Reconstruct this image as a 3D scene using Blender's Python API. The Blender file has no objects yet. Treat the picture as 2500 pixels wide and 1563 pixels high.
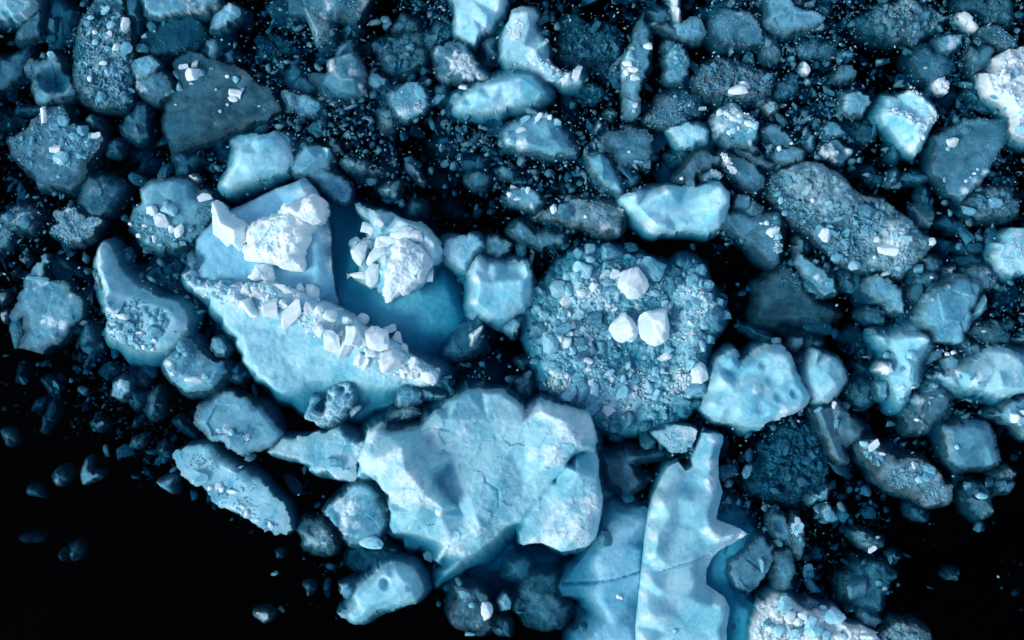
import bpy, bmesh, math, random
import numpy as np
from mathutils import Vector, Matrix
from mathutils.geometry import delaunay_2d_cdt

random.seed(11)
R = math.radians
sc = bpy.context.scene
col = sc.collection

# ------------------------------------------------------------------ camera
CAM_H = 30.0
cam_d = bpy.data.cameras.new('camera')
cam_d.sensor_width = 36.0
cam_d.lens = 36.0 * CAM_H / 25.0
cam_d.clip_start = 0.5
cam_d.clip_end = 2000
cam = bpy.data.objects.new('camera', cam_d)
cam.location = (0, 0, CAM_H)
cam.rotation_euler = (0, 0, 0)
col.objects.link(cam)
sc.camera = cam

# ------------------------------------------------------------------ daylight
SUN_EL, SUN_AZ = 38.0, 240.0            # light comes from the lower left of the picture (azimuth clockwise from +Y)
world = bpy.data.worlds.new('World')
sc.world = world
world.use_nodes = True
wn = world.node_tree
bg = wn.nodes['Background']
sky = wn.nodes.new('ShaderNodeTexSky')
sky.sky_type = 'NISHITA'
sky.sun_disc = False
sky.sun_elevation = R(SUN_EL)
sky.sun_rotation = R(SUN_AZ)
sky.air_density = 1.0
sky.dust_density = 1.0
wn.links.new(sky.outputs[0], bg.inputs[0])
bg.inputs[1].default_value = 0.12
sun_d = bpy.data.lights.new('sun', 'SUN')
sun_d.energy = 1.5
sun_d.angle = R(22)
sun_d.color = (1.0, 0.985, 0.96)
sun = bpy.data.objects.new('sun', sun_d)
_d = Vector((math.sin(R(SUN_AZ)) * math.cos(R(SUN_EL)), math.cos(R(SUN_AZ)) * math.cos(R(SUN_EL)), math.sin(R(SUN_EL))))
sun.rotation_euler = _d.to_track_quat('Z', 'Y').to_euler()
sun.location = _d * 40
col.objects.link(sun)

sc.render.engine = 'CYCLES'
sc.view_settings.view_transform = 'Standard'
sc.view_settings.look = 'None'
sc.view_settings.exposure = 0.56
sc.view_settings.gamma = 1.0
sc.view_settings.use_curve_mapping = False
sc.cycles.use_denoising = True
sc.cycles.use_adaptive_sampling = True
sc.cycles.adaptive_threshold = 0.035
sc.cycles.max_bounces = 5
sc.cycles.diffuse_bounces = 3
sc.cycles.glossy_bounces = 2
sc.cycles.transparent_max_bounces = 16
sc.cycles.caustics_reflective = False
sc.cycles.caustics_refractive = False

# ------------------------------------------------------------------ materials
def nodes_of(name):
    m = bpy.data.materials.new(name)
    m.use_nodes = True
    nt = m.node_tree
    for n in list(nt.nodes):
        nt.nodes.remove(n)
    return m, nt, nt.nodes, nt.links

def ice_material(name, lo, hi, snow=(0.75, 0.90, 0.93), rough=0.42, sss=0.35, grain=0.35, scale=1.0, vein=0.0, depth=0.16, speck=0.22):
    """lo/hi: clear and bubbly ice colours that the noise mixes; vertex attribute 'snow' brings frost."""
    m, nt, N, L = nodes_of(name)
    out = N.new('ShaderNodeOutputMaterial')
    b = N.new('ShaderNodeBsdfPrincipled')
    # clear thin ice: the mesh attribute 'thin' lets the dark water show through
    tr = N.new('ShaderNodeBsdfTransparent'); tr.inputs[0].default_value = (0.80, 0.93, 0.97, 1)
    tn = N.new('ShaderNodeAttribute'); tn.attribute_name = 'thin'
    ms = N.new('ShaderNodeMixShader')
    L.new(tn.outputs['Fac'], ms.inputs[0]); L.new(b.outputs[0], ms.inputs[1]); L.new(tr.outputs[0], ms.inputs[2])
    L.new(ms.outputs[0], out.inputs[0])
    tc = N.new('ShaderNodeTexCoord')
    oi = N.new('ShaderNodeObjectInfo')
    off = N.new('ShaderNodeVectorMath'); off.operation = 'MULTIPLY_ADD'
    cmb = N.new('ShaderNodeCombineXYZ')
    for i in range(3):
        L.new(oi.outputs['Random'], cmb.inputs[i])
    off.inputs[1].default_value = (37, 53, 71)
    L.new(cmb.outputs[0], off.inputs[0]); L.new(tc.outputs['Object'], off.inputs[2])
    def noise(s, det=5, r=0.6, dist=0.0):
        n = N.new('ShaderNodeTexNoise')
        n.inputs['Scale'].default_value = s
        n.inputs['Detail'].default_value = det
        n.inputs['Roughness'].default_value = r
        n.inputs['Distortion'].default_value = dist
        L.new(off.outputs[0], n.inputs['Vector'])
        return n
    n1 = noise(1.6 * scale, 6, 0.62, 0.4)
    n2 = noise(11.0 * scale, 5, 0.7)
    add = N.new('ShaderNodeMath'); add.operation = 'MULTIPLY_ADD'
    L.new(n2.outputs[0], add.inputs[0]); add.inputs[1].default_value = 0.45
    L.new(n1.outputs[0], add.inputs[2])
    n3 = noise(55.0, 3, 0.75)
    add3 = N.new('ShaderNodeMath'); add3.operation = 'MULTIPLY_ADD'
    cen = N.new('ShaderNodeMath'); cen.operation = 'SUBTRACT'; cen.inputs[1].default_value = 0.5
    L.new(n3.outputs[0], cen.inputs[0]); L.new(cen.outputs[0], add3.inputs[0]); add3.inputs[1].default_value = speck * 2.2
    L.new(add.outputs[0], add3.inputs[2]); add = add3
    rmp = N.new('ShaderNodeMapRange')
    rmp.inputs['From Min'].default_value = 0.56; rmp.inputs['From Max'].default_value = 0.90
    L.new(add.outputs[0], rmp.inputs['Value'])
    mix = N.new('ShaderNodeMix'); mix.data_type = 'RGBA'
    L.new(rmp.outputs[0], mix.inputs['Factor'])
    mix.inputs['A'].default_value = (*lo, 1); mix.inputs['B'].default_value = (*hi, 1)
    colour = mix.outputs['Result']
    if vein:                                    # thin pale healed cracks
        nv = noise(0.9 * scale, 3, 0.5, 1.2)
        sb = N.new('ShaderNodeMath'); sb.operation = 'SUBTRACT'; L.new(nv.outputs[0], sb.inputs[0]); sb.inputs[1].default_value = 0.5
        ab = N.new('ShaderNodeMath'); ab.operation = 'ABSOLUTE'; L.new(sb.outputs[0], ab.inputs[0])
        vr = N.new('ShaderNodeMapRange'); vr.inputs['From Min'].default_value = 0.0; vr.inputs['From Max'].default_value = 0.012
        vr.inputs['To Min'].default_value = vein; vr.inputs['To Max'].default_value = 0.0
        L.new(ab.outputs[0], vr.inputs['Value'])
        mv = N.new('ShaderNodeMix'); mv.data_type = 'RGBA'; L.new(vr.outputs[0], mv.inputs['Factor'])
        L.new(colour, mv.inputs['A']); mv.inputs['B'].default_value = (*snow, 1)
        colour = mv.outputs['Result']
    # frost from the mesh attribute
    at = N.new('ShaderNodeAttribute'); at.attribute_name = 'snow'
    mix2 = N.new('ShaderNodeMix'); mix2.data_type = 'RGBA'
    L.new(at.outputs['Fac'], mix2.inputs['Factor'])
    L.new(colour, mix2.inputs['A']); mix2.inputs['B'].default_value = (*snow, 1)
    # each block a slightly different tone
    hv = N.new('ShaderNodeHueSaturation')
    mr = N.new('ShaderNodeMapRange'); mr.inputs['To Min'].default_value = 0.92; mr.inputs['To Max'].default_value = 1.06
    L.new(oi.outputs['Random'], mr.inputs['Value']); L.new(mr.outputs[0], hv.inputs['Value'])
    L.new(mix2.outputs['Result'], hv.inputs['Color'])
    L.new(hv.outputs[0], b.inputs['Base Color'])
    b.inputs['Roughness'].default_value = rough
    b.inputs['IOR'].default_value = 1.31
    b.inputs['Specular IOR Level'].default_value = 0.45
    sw = N.new('ShaderNodeMath'); sw.operation = 'MULTIPLY_ADD'; sw.use_clamp = True
    L.new(tn.outputs['Fac'], sw.inputs[0]); sw.inputs[1].default_value = -2.0 * sss; sw.inputs[2].default_value = sss
    L.new(sw.outputs[0], b.inputs['Subsurface Weight'])
    b.inputs['Subsurface Radius'].default_value = (0.75, 0.88, 1.0)
    b.inputs['Subsurface Scale'].default_value = depth
    # relief: pits, grain
    g1 = noise(26.0, 4, 0.65)
    g2 = N.new('ShaderNodeTexVoronoi'); g2.inputs['Scale'].default_value = 15.0
    L.new(off.outputs[0], g2.inputs['Vector'])
    bm1 = N.new('ShaderNodeBump'); bm1.inputs['Strength'].default_value = grain; bm1.inputs['Distance'].default_value = 0.05
    bm2 = N.new('ShaderNodeBump'); bm2.inputs['Strength'].default_value = grain * 0.6; bm2.inputs['Distance'].default_value = 0.05
    L.new(g1.outputs[0], bm1.inputs['Height']); L.new(g2.outputs['Distance'], bm2.inputs['Height'])
    L.new(bm1.outputs[0], bm2.inputs['Normal']); L.new(bm2.outputs[0], b.inputs['Normal'])
    return m

MAT = {
    'w': ice_material('snow_white_ice', (0.60, 0.83, 0.89), (0.86, 0.94, 0.95), rough=0.6, sss=0.75, grain=0.08),
    'b': ice_material('bubbly_pale_ice', (0.15, 0.53, 0.66), (0.47, 0.78, 0.85), rough=0.5, sss=0.7, grain=0.14, scale=0.7),
    'p': ice_material('pale_blue_ice', (0.045, 0.245, 0.36), (0.23, 0.56, 0.67), rough=0.42, sss=0.75, grain=0.06),
    'i': ice_material('blue_ice', (0.022, 0.135, 0.205), (0.12, 0.36, 0.47), rough=0.34, sss=0.65, grain=0.07),
    'g': ice_material('clear_grey_ice', (0.026, 0.115, 0.165), (0.115, 0.30, 0.39), rough=0.28, sss=0.4, grain=0.10, scale=1.6),
    's': ice_material('slush_ice', (0.036, 0.145, 0.205), (0.29, 0.53, 0.61), rough=0.45, sss=0.4, grain=0.22, scale=2.6),
    'c': ice_material('turquoise_drowned_ice', (0.10, 0.60, 0.76), (0.24, 0.72, 0.85), rough=0.5, sss=0.5, grain=0.05, scale=0.5),
    't': ice_material('teal_glacier_ice', (0.13, 0.46, 0.63), (0.30, 0.60, 0.73), rough=0.45, sss=0.65, grain=0.14, scale=0.8),
}

SMALL = {}
for mk, m_ in list(MAT.items()):
    c_ = m_.copy(); c_.name = m_.name + '_small'
    for n_ in c_.node_tree.nodes:
        if n_.type == 'BSDF_PRINCIPLED':
            n_.inputs['Subsurface Scale'].default_value = 0.05
            for l_ in list(n_.inputs['Subsurface Weight'].links): c_.node_tree.links.remove(l_)
            n_.inputs['Subsurface Weight'].default_value = 0.5
    SMALL[mk] = c_
BIT = {}
for mk, m_ in list(MAT.items()):
    c_ = m_.copy(); c_.name = m_.name + '_crumb'
    for n_ in c_.node_tree.nodes:
        if n_.type == 'BSDF_PRINCIPLED':
            for l_ in list(n_.inputs['Subsurface Weight'].links): c_.node_tree.links.remove(l_)
            n_.inputs['Subsurface Weight'].default_value = 0.0
    BIT[mk] = c_

def water_material():
    m, nt, N, L = nodes_of('dark_sea_water')
    out = N.new('ShaderNodeOutputMaterial')
    tr = N.new('ShaderNodeBsdfTransparent')
    gl = N.new('ShaderNodeBsdfGlossy'); gl.inputs['Roughness'].default_value = 0.06
    fr = N.new('ShaderNodeFresnel'); fr.inputs['IOR'].default_value = 1.12
    mx = N.new('ShaderNodeMixShader')
    L.new(fr.outputs[0], mx.inputs[0]); L.new(tr.outputs[0], mx.inputs[1]); L.new(gl.outputs[0], mx.inputs[2])
    n = N.new('ShaderNodeTexNoise'); n.inputs['Scale'].default_value = 1.3; n.inputs['Detail'].default_value = 4
    tc = N.new('ShaderNodeTexCoord'); L.new(tc.outputs['Object'], n.inputs['Vector'])
    bp = N.new('ShaderNodeBump'); bp.inputs['Strength'].default_value = 0.15; bp.inputs['Distance'].default_value = 0.05
    L.new(n.outputs[0], bp.inputs['Height']); L.new(bp.outputs[0], gl.inputs['Normal']); L.new(bp.outputs[0], fr.inputs['Normal'])
    L.new(mx.outputs[0], out.inputs[0])
    va = N.new('ShaderNodeVolumeAbsorption')
    va.inputs['Color'].default_value = (0.0, 0.58, 0.69, 1); va.inputs['Density'].default_value = 4.0
    L.new(va.outputs[0], out.inputs['Volume'])
    return m
WATER = water_material()
def plain(name, c, rough=0.9):
    m, nt, N, L = nodes_of(name)
    out = N.new('ShaderNodeOutputMaterial'); b = N.new('ShaderNodeBsdfPrincipled')
    n = N.new('ShaderNodeTexNoise'); n.inputs['Scale'].default_value = 0.5
    mix = N.new('ShaderNodeMix'); mix.data_type = 'RGBA'
    mix.inputs['A'].default_value = (*c, 1); mix.inputs['B'].default_value = (*[v * 1.5 for v in c], 1)
    L.new(n.outputs[0], mix.inputs['Factor']); L.new(mix.outputs['Result'], b.inputs['Base Color'])
    b.inputs['Roughness'].default_value = rough
    L.new(b.outputs[0], out.inputs[0])
    return m

# ------------------------------------------------------------------ sea
def box_obj(name, x, y, z0, z1, mat):
    v = [(-x, -y, z0), (x, -y, z0), (x, y, z0), (-x, y, z0), (-x, -y, z1), (x, -y, z1), (x, y, z1), (-x, y, z1)]
    f = [(0, 3, 2, 1), (4, 5, 6, 7), (0, 1, 5, 4), (1, 2, 6, 5), (2, 3, 7, 6), (3, 0, 4, 7)]
    me = bpy.data.meshes.new(name); me.from_pydata(v, [], f); me.materials.append(mat)
    o = bpy.data.objects.new(name, me); col.objects.link(o)
    return o
o = box_obj('water', 300, 300, -9.0, 0.0, WATER); o['kind'] = 'structure'; o['label'] = 'black clear sea water between the ice'
o = box_obj('seabed', 290, 290, -8.8, -8.4, plain('dark_silt', (0.02, 0.025, 0.03))); o['kind'] = 'structure'; o['label'] = 'dark silty sea floor far below'

# ------------------------------------------------------------------ noise helpers (numpy)
def _h(ix, iy, s):
    n = (ix.astype(np.int64) * 374761393 + iy.astype(np.int64) * 668265263 + int(s) * 2147483647) & 0xffffffff
    n = ((n ^ (n >> 13)) * 1274126177) & 0xffffffff
    n = n ^ (n >> 16)
    return (n & 0xffff) / 65535.0
def vnoise(x, y, s):
    ix = np.floor(x); iy = np.floor(y)
    fx = x - ix; fy = y - iy
    fx = fx * fx * (3 - 2 * fx); fy = fy * fy * (3 - 2 * fy)
    a = _h(ix, iy, s); b = _h(ix + 1, iy, s); c = _h(ix, iy + 1, s); d = _h(ix + 1, iy + 1, s)
    return (a * (1 - fx) + b * fx) * (1 - fy) + (c * (1 - fx) + d * fx) * fy
def fbm(x, y, s, o=4, g=0.55):
    t = np.zeros_like(x); a = 1.0; n = 0.0
    for i in range(o):
        t += a * (vnoise(x, y, s + i * 17) - 0.5); n += a
        x = x * 2.03 + 5.1; y = y * 2.03 + 1.7; a *= g
    return t / n * 2
def chips(x, y, c, s):
    """broken-plane relief: every cell of a jittered grid is a small tilted facet"""
    ix = np.floor(x / c); iy = np.floor(y / c)
    best = np.full(x.shape, 1e9); val = np.zeros_like(x)
    for dx in (-1, 0, 1):
        for dy in (-1, 0, 1):
            jx = ix + dx; jy = iy + dy
            px = (jx + _h(jx, jy, s)) * c; py = (jy + _h(jx, jy, s + 7)) * c
            d = (x - px) ** 2 + (y - py) ** 2
            tx = (_h(jx, jy, s + 13) - 0.5) * 2.2; ty = (_h(jx, jy, s + 19) - 0.5) * 2.2
            v = (_h(jx, jy, s + 23) - 0.5) + (tx * (x - px) + ty * (y - py)) / c
            m = d < best
            best = np.where(m, d, best); val = np.where(m, v, val)
    return val

def inside(poly, x, y):
    r = np.zeros(x.shape, bool); n = len(poly)
    for i in range(n):
        x1, y1 = poly[i]; x2, y2 = poly[(i + 1) % n]
        if y1 == y2: continue
        c = ((y1 > y) != (y2 > y)) & (x < (x2 - x1) * (y - y1) / (y2 - y1) + x1)
        r ^= c
    return r
def edge_dist(poly, x, y):
    d = np.full(x.shape, 1e9); n = len(poly)
    for i in range(n):
        x1, y1 = poly[i]; x2, y2 = poly[(i + 1) % n]
        dx, dy = x2 - x1, y2 - y1; l = dx * dx + dy * dy + 1e-12
        t = np.clip(((x - x1) * dx + (y - y1) * dy) / l, 0, 1)
        d = np.minimum(d, (x - x1 - t * dx) ** 2 + (y - y1 - t * dy) ** 2)
    return np.sqrt(d)

# photograph pixels (2500 wide) -> metres on the water, 1 px = 1 cm
TILE = {'A1': (0, 0), 'A2': (600, 0), 'A3': (1200, 0), 'A4': (1800, 0),
        'B1': (0, 510), 'B2': (600, 510), 'B3': (1200, 510), 'B4': (1800, 510),
        'C1': (0, 1023), 'C2': (600, 1023), 'C3': (1200, 1023), 'C4': (1800, 1023)}
def scl(t): return 0.01 * (1.0339 if t == 'F' else 1 / 2.8)
def W(t, x, y):
    s = scl(t); ox, oy = (0, 0) if t == 'F' else TILE[t]
    return ((ox - 1250) * 0.01 + x * s, (781.5 - oy) * 0.01 - y * s)
def pts(t, s):
    r = []
    for q in s.split():
        x, y = q.split(',')[:2]
        r.append(W(t, float(x), float(y)))
    return r
def area(p):
    return 0.5 * sum(p[i][0] * p[(i + 1) % len(p)][1] - p[(i + 1) % len(p)][0] * p[i][1] for i in range(len(p)))

# ------------------------------------------------------------------ one block of ice as a closed mesh
def chaikin(p, w=0.05):
    r = []
    for i in range(len(p)):
        a = np.array(p[i]); b = np.array(p[(i + 1) % len(p)])
        r.append(tuple(a + (b - a) * w)); r.append(tuple(a + (b - a) * (1 - w)))
    return r
def slab_mesh(name, poly, t, e, mat, seed, grooves=None, k=0.72, ctrl=None, sm=3, amp=None, chip=None, csz=0.16, jag=0.10, rnd=1,
              snow=None, skirt=0.10, depth=None, dents=None, facets=True, frost=0.0, fine=1.0, rim=0.22, thin=0.75):
    rng = random.Random(seed)
    if not ctrl and not frost and mat in 'pisg' and t > -.15: frost = random.Random(seed + 5).choice([0, 0, .04, .10, .16])
    if mat in 'bw' and thin == .75: thin = .30; rim = 0.0
    if area(poly) < 0: poly = poly[::-1]
    A = abs(area(poly)); L = math.sqrt(A)
    sp = min(0.042, max(0.018, L / 42)) * fine
    if amp is None: amp = min(0.035, 0.010 + 0.014 * L)
    if chip is None: chip = 0.006
    if depth is None: depth = 0.4 + 0.45 * L
    # --- heights: a coarse triangulation of the outline and the control points
    ctr = np.mean(np.array(poly), axis=0)
    cp = [(p[0], p[1], e + rng.uniform(-0.02, 0.02)) for p in poly]
    if ctrl:
        cp += ctrl
    else:
        inner = []
        ph = rng.uniform(0, 6.28); til = 0.35 * abs(t) if t > 0 else 0.06
        for p in poly:
            kk = k + rng.uniform(-0.08, 0.08)
            q = ctr + (np.array(p) - ctr) * kk
            u = (np.array(p) - ctr) / (L + 1e-6)
            z = t * rng.uniform(0.72, 1.05) if t > 0 else t + rng.uniform(-0.05, 0.03)
            z += til * (u[0] * math.cos(ph) + u[1] * math.sin(ph))
            inner.append((q[0], q[1], z))
        inner = inner[::2] if len(inner) > 7 else inner
        cp += inner
        for i in range(3):
            q = ctr + np.array((rng.uniform(-.3, .3), rng.uniform(-.3, .3))) * L * 0.6
            z = t * rng.uniform(0.95, 1.3) if t > 0 else t + rng.uniform(-0.05, 0.06)
            cp.append((q[0], q[1], z))
    ix = np.array([c[0] for c in cp]); iy = np.array([c[1] for c in cp])
    ok = np.ones(len(cp), bool)
    ok[len(poly):] = inside(poly, ix[len(poly):], iy[len(poly):])
    cp = [c for c, o in zip(cp, ok) if o]
    n = len(poly)
    res = delaunay_2d_cdt([Vector((c[0], c[1])) for c in cp], [(i, (i + 1) % n) for i in range(n)], [], 1, 1e-5)
    tv = np.array([(v.x, v.y) for v in res[0]]); tz = np.array([np.mean([cp[i][2] for i in o]) if o else e for o in res[3]])
    tris = res[2]
    # --- fine outline
    fp = poly
    for _ in range(rnd): fp = chaikin(fp)
    out = []
    for i in range(len(fp)):
        a = np.array(fp[i]); b = np.array(fp[(i + 1) % len(fp)]); l = np.linalg.norm(b - a)
        m = max(1, int(round(l / (sp * 1.15))))
        for j in range(m): out.append(a + (b - a) * j / m)
    out = np.array(out)
    nx = np.roll(out, -1, 0) - np.roll(out, 1, 0)
    nrm = np.stack([nx[:, 1], -nx[:, 0]], 1); nrm /= (np.linalg.norm(nrm, axis=1, keepdims=True) + 1e-9)
    jl = jag * min(1.0, L)
    f = 3.2 / max(0.25, min(1.2, L))
    out = out + nrm * (fbm(out[:, 0] * f + seed, out[:, 1] * f, seed, 6, 0.70) * jl * 1.3 + chips(out[:, 0], out[:, 1], 0.12 + 0.1 * L, seed) * jl * 0.5)[:, None]
    # --- interior grid
    mn = out.min(0); mx = out.max(0)
    gx, gy = np.meshgrid(np.arange(mn[0], mx[0], sp), np.arange(mn[1], mx[1], sp * 0.87))
    gx = gx + (np.arange(gx.shape[0]) % 2)[:, None] * sp * 0.5
    r2 = np.random.RandomState(seed % 65521)
    gx = (gx + r2.uniform(-.22, .22, gx.shape) * sp).ravel(); gy = (gy + r2.uniform(-.22, .22, gy.shape) * sp).ravel()
    m = inside(out, gx, gy); gx = gx[m]; gy = gy[m]
    # drop points hugging the outline
    if len(gx):
        cell = {}
        for p in out: cell.setdefault((int(p[0] // sp), int(p[1] // sp)), []).append(p)
        keep = []
        for i in range(len(gx)):
            cx, cy = int(gx[i] // sp), int(gy[i] // sp); good = True
            for a in (-1, 0, 1):
                for b in (-1, 0, 1):
                    for p in cell.get((cx + a, cy + b), ()):
                        if (p[0] - gx[i]) ** 2 + (p[1] - gy[i]) ** 2 < (0.55 * sp) ** 2: good = False
            keep.append(good)
        keep = np.array(keep); gx = gx[keep]; gy = gy[keep]
    nb = len(out)
    allp = [Vector((p[0], p[1])) for p in out] + [Vector((x, y)) for x, y in zip(gx, gy)]
    res = delaunay_2d_cdt(allp, [(i, (i + 1) % nb) for i in range(nb)], [], 1, 1e-6)
    V = np.array([(v.x, v.y) for v in res[0]]); F = [f for f in res[2] if len(f) == 3]
    X, Y = V[:, 0], V[:, 1]
    ed = edge_dist(out[::max(1, nb // 120)], X, Y)
    if not ctrl:
        ph = rng.uniform(0, 6.283); ux, uy = (X - ctr[0]) / L, (Y - ctr[1]) / L
        th = np.arctan2(uy, ux)
        ev = e + (vnoise(np.cos(th) * 1.3 + 11, np.sin(th) * 1.3 + 5, seed + 4) - 0.34) * (0.46 if t > 0 else 0.22)
        wv = vnoise(np.cos(th) * 1.6 + 7, np.sin(th) * 1.6 + 3, seed + 2)
        if t > 0:
            s0 = 1.0 + 3.6 * wv ** 1.6 + 0.7 * (np.cos(th - ph) > 0.3)
            # the rim is a drowned ledge on some sides, a steep face on others
            side = ev + 0.5 * np.minimum(ed, .12) * (wv < .5) + s0 * ed * (0.6 + 0.5 / max(0.3, k))
            top = np.full(len(V), t * 1.25)
            for q in range(3):
                g = rng.uniform(0, 6.283); m_ = rng.uniform(.25, .95) * max(t, .1)
                top = np.minimum(top, t * rng.uniform(.95, 1.25) + m_ * (ux * math.cos(g) + uy * math.sin(g)))
        else:
            side = ev + (0.35 + 0.9 * wv) * ed * (1.6 if k > .85 else 1.0)
            top = np.full(len(V), t + .04)
            for q in range(3):
                g = rng.uniform(0, 6.283)
                top = np.minimum(top, t + .03 + rng.uniform(.03, .12) * (ux * math.cos(g) + uy * math.sin(g)))
        Z0 = np.minimum(side, top)
    Z = np.full(len(V), float(e)); done = np.zeros(len(V), bool)
    for tr in tris:
        a, b, c = tv[tr[0]], tv[tr[1]], tv[tr[2]]
        den = (b[1] - c[1]) * (a[0] - c[0]) + (c[0] - b[0]) * (a[1] - c[1])
        if abs(den) < 1e-12: continue
        l1 = ((b[1] - c[1]) * (X - c[0]) + (c[0] - b[0]) * (Y - c[1])) / den
        l2 = ((c[1] - a[1]) * (X - c[0]) + (a[0] - c[0]) * (Y - c[1])) / den
        l3 = 1 - l1 - l2
        ins = (l1 >= -1e-6) & (l2 >= -1e-6) & (l3 >= -1e-6) & ~done
        Z[ins] = (l1 * tz[tr[0]] + l2 * tz[tr[1]] + l3 * tz[tr[2]])[ins]; done |= ins
    if not ctrl: Z = Z0
    # boundary edges of the fine mesh
    Fa = np.array(F)
    E = np.concatenate([Fa[:, [0, 1]], Fa[:, [1, 2]], Fa[:, [2, 0]]])
    def lap(z, it):
        for _ in range(it):
            s = np.zeros(len(z)); w = np.zeros(len(z))
            np.add.at(s, E[:, 0], z[E[:, 1]]); np.add.at(w, E[:, 0], 1)
            np.add.at(s, E[:, 1], z[E[:, 0]]); np.add.at(w, E[:, 1], 1)
            z = 0.5 * z + 0.5 * s / np.maximum(w, 1)
        return z
    if not ctrl: sm = max(1, sm - 2)
    Z = lap(Z, sm)
    fade = np.clip(ed / (0.10 + 0.05 * L), 0.15, 1)
    Z = Z + fade * (fbm(X * 1.4 / max(0.35, L) * 2, Y * 1.4 / max(0.35, L) * 2, seed + 3, 3) * amp * 1.0 + fbm(X * 8, Y * 8, seed + 5, 4, 0.55) * amp * 0.35)
    if not ctrl and t > -.25: Z = Z + fade * chips(X, Y, 0.42 * L + .05, seed + 15) * (0.045 if t > 0.04 else .025) * min(L, 1.3)
    Z = Z + fade * chips(X, Y, csz, seed + 9) * chip * 1.3 + chips(X, Y, csz * 0.42, seed + 31) * chip * 0.6
    for (dx, dy, dr, dz) in (dents or []):
        d = np.sqrt((X - dx) ** 2 + (Y - dy) ** 2) / dr
        d = d * (1 + 0.25 * fbm(X * 4, Y * 4, seed + 41, 3))
        Z = Z - dz * np.clip(1 - d * d, 0, 1) ** 1.2
    for (gp, gw, gd) in (grooves or []):
        dmin = np.full(len(V), 1e9)
        for a_, b_ in zip(gp[:-1], gp[1:]):
            dx, dy = b_[0] - a_[0], b_[1] - a_[1]; l_ = dx * dx + dy * dy + 1e-12
            q = np.clip(((X - a_[0]) * dx + (Y - a_[1]) * dy) / l_, 0, 1)
            dmin = np.minimum(dmin, np.hypot(X - a_[0] - q * dx, Y - a_[1] - q * dy))
        Z = Z - gd * np.exp(-(dmin / gw) ** 2)
    S = np.zeros(len(V))
    if frost: S = np.clip((fbm(X * 2.2, Y * 2.2, seed + 61, 5, 0.65) - (0.35 - frost)) * 3.0, 0, 1) * 0.85
    # broken edges are crushed white
    S = np.maximum(S, np.clip(1 - ed / (0.05 + 0.10 * min(L, 2) * np.clip(vnoise(X * 1.7, Y * 1.7, seed + 93) - .3, 0, 1)), 0, 1) * np.clip(1.8 * fbm(X * 1.6, Y * 1.6, seed + 91, 5, .7), 0, 1) * rim)
    for (dx, dy, dr) in (snow or []):
        d = np.sqrt((X - dx) ** 2 + (Y - dy) ** 2) / dr
        s = np.clip((1.0 - d + 1.0 * fbm(X * 3.5, Y * 3.5, seed + 51, 5, 0.7)) * 1.3, 0, 1) ** 1.2 * (.68 + .3 * chips(X, Y, .07, seed + 53))
        S = np.clip(np.maximum(S, s), 0, 1)
    if snow: Z = Z + S * (0.03 + 0.05 * np.abs(chips(X, Y, 0.10, seed + 71)))
    # order the boundary loop
    cnt = {}
    for f in F:
        for a, b in ((f[0], f[1]), (f[1], f[2]), (f[2], f[0])): cnt[(a, b)] = 1
    nxt = {a: b for (a, b) in cnt if (b, a) not in cnt}
    wid = (0.05 + 0.30 * min(L, 1.6) * np.clip(vnoise(X * 1.3, Y * 1.3, seed + 101) - .25, 0, 1)) * (1 if not ctrl else .5)
    T = np.clip(1 - ed / wid, 0, 1) * thin * np.clip(1.2 + fbm(X * 6, Y * 6, seed + 103, 4, .6), 0, 1)
    if mat in 'gi' and not ctrl: T = np.maximum(T, np.clip(fbm(X * 1.5, Y * 1.5, seed + 105, 5, .68) * .8 + (.10 if mat == 'g' else .04), 0, .5) * (thin / .75))
    T = np.maximum(T, np.clip((-Z - .05) * 1.6, 0, .6) * (thin / .75))
    T = np.clip(T * (1 - S), 0, .8)
    thinv = list(T)
    verts = [(X[i], Y[i], Z[i]) for i in range(len(V))]
    snowv = list(S)
    faces = [tuple(f) for f in F]
    seen = set()
    while len(seen) < len(nxt):
        st = next(a for a in nxt if a not in seen)
        loop = [st]; seen.add(st); c = nxt[st]
        while c != st and c not in seen:
            loop.append(c); seen.add(c); c = nxt.get(c, st)
        if len(loop) < 3: continue
        lp = np.array([(X[i], Y[i]) for i in loop]); lz = np.array([Z[i] for i in loop])
        d = np.roll(lp, -2, 0) - np.roll(lp, 2, 0)
        nn = np.stack([d[:, 1], -d[:, 0]], 1); nn /= (np.linalg.norm(nn, axis=1, keepdims=True) + 1e-9)
        w_ = min(9, max(1, len(loop) // 12))
        for _ in range(2): nn = sum(np.roll(nn, q_, 0) for q_ in range(-w_, w_ + 1)) / (2 * w_ + 1)
        nn /= (np.linalg.norm(nn, axis=1, keepdims=True) + 1e-9)
        low = np.clip(1 - np.maximum(lz, 0) * 8, 0.15, 1)
        low = sum(np.roll(low, q_) for q_ in range(-w_, w_ + 1)) / (2 * w_ + 1)
        nz = fbm(lp[:, 0] * 1.8, lp[:, 1] * 1.8, seed + 81, 3)
        ls = lp.copy()
        v_ = min(3, max(1, len(loop) // 40))
        for _ in range(2): ls = sum(np.roll(ls, q_, 0) for q_ in range(-v_, v_ + 1)) / (2 * v_ + 1)
        zs = sum(np.roll(lz, q_) for q_ in range(-v_, v_ + 1)) / (2 * v_ + 1)
        prev = loop
        sk = (skirt + .02) * (0.5 + min(1.2, L) * 0.6)
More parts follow.
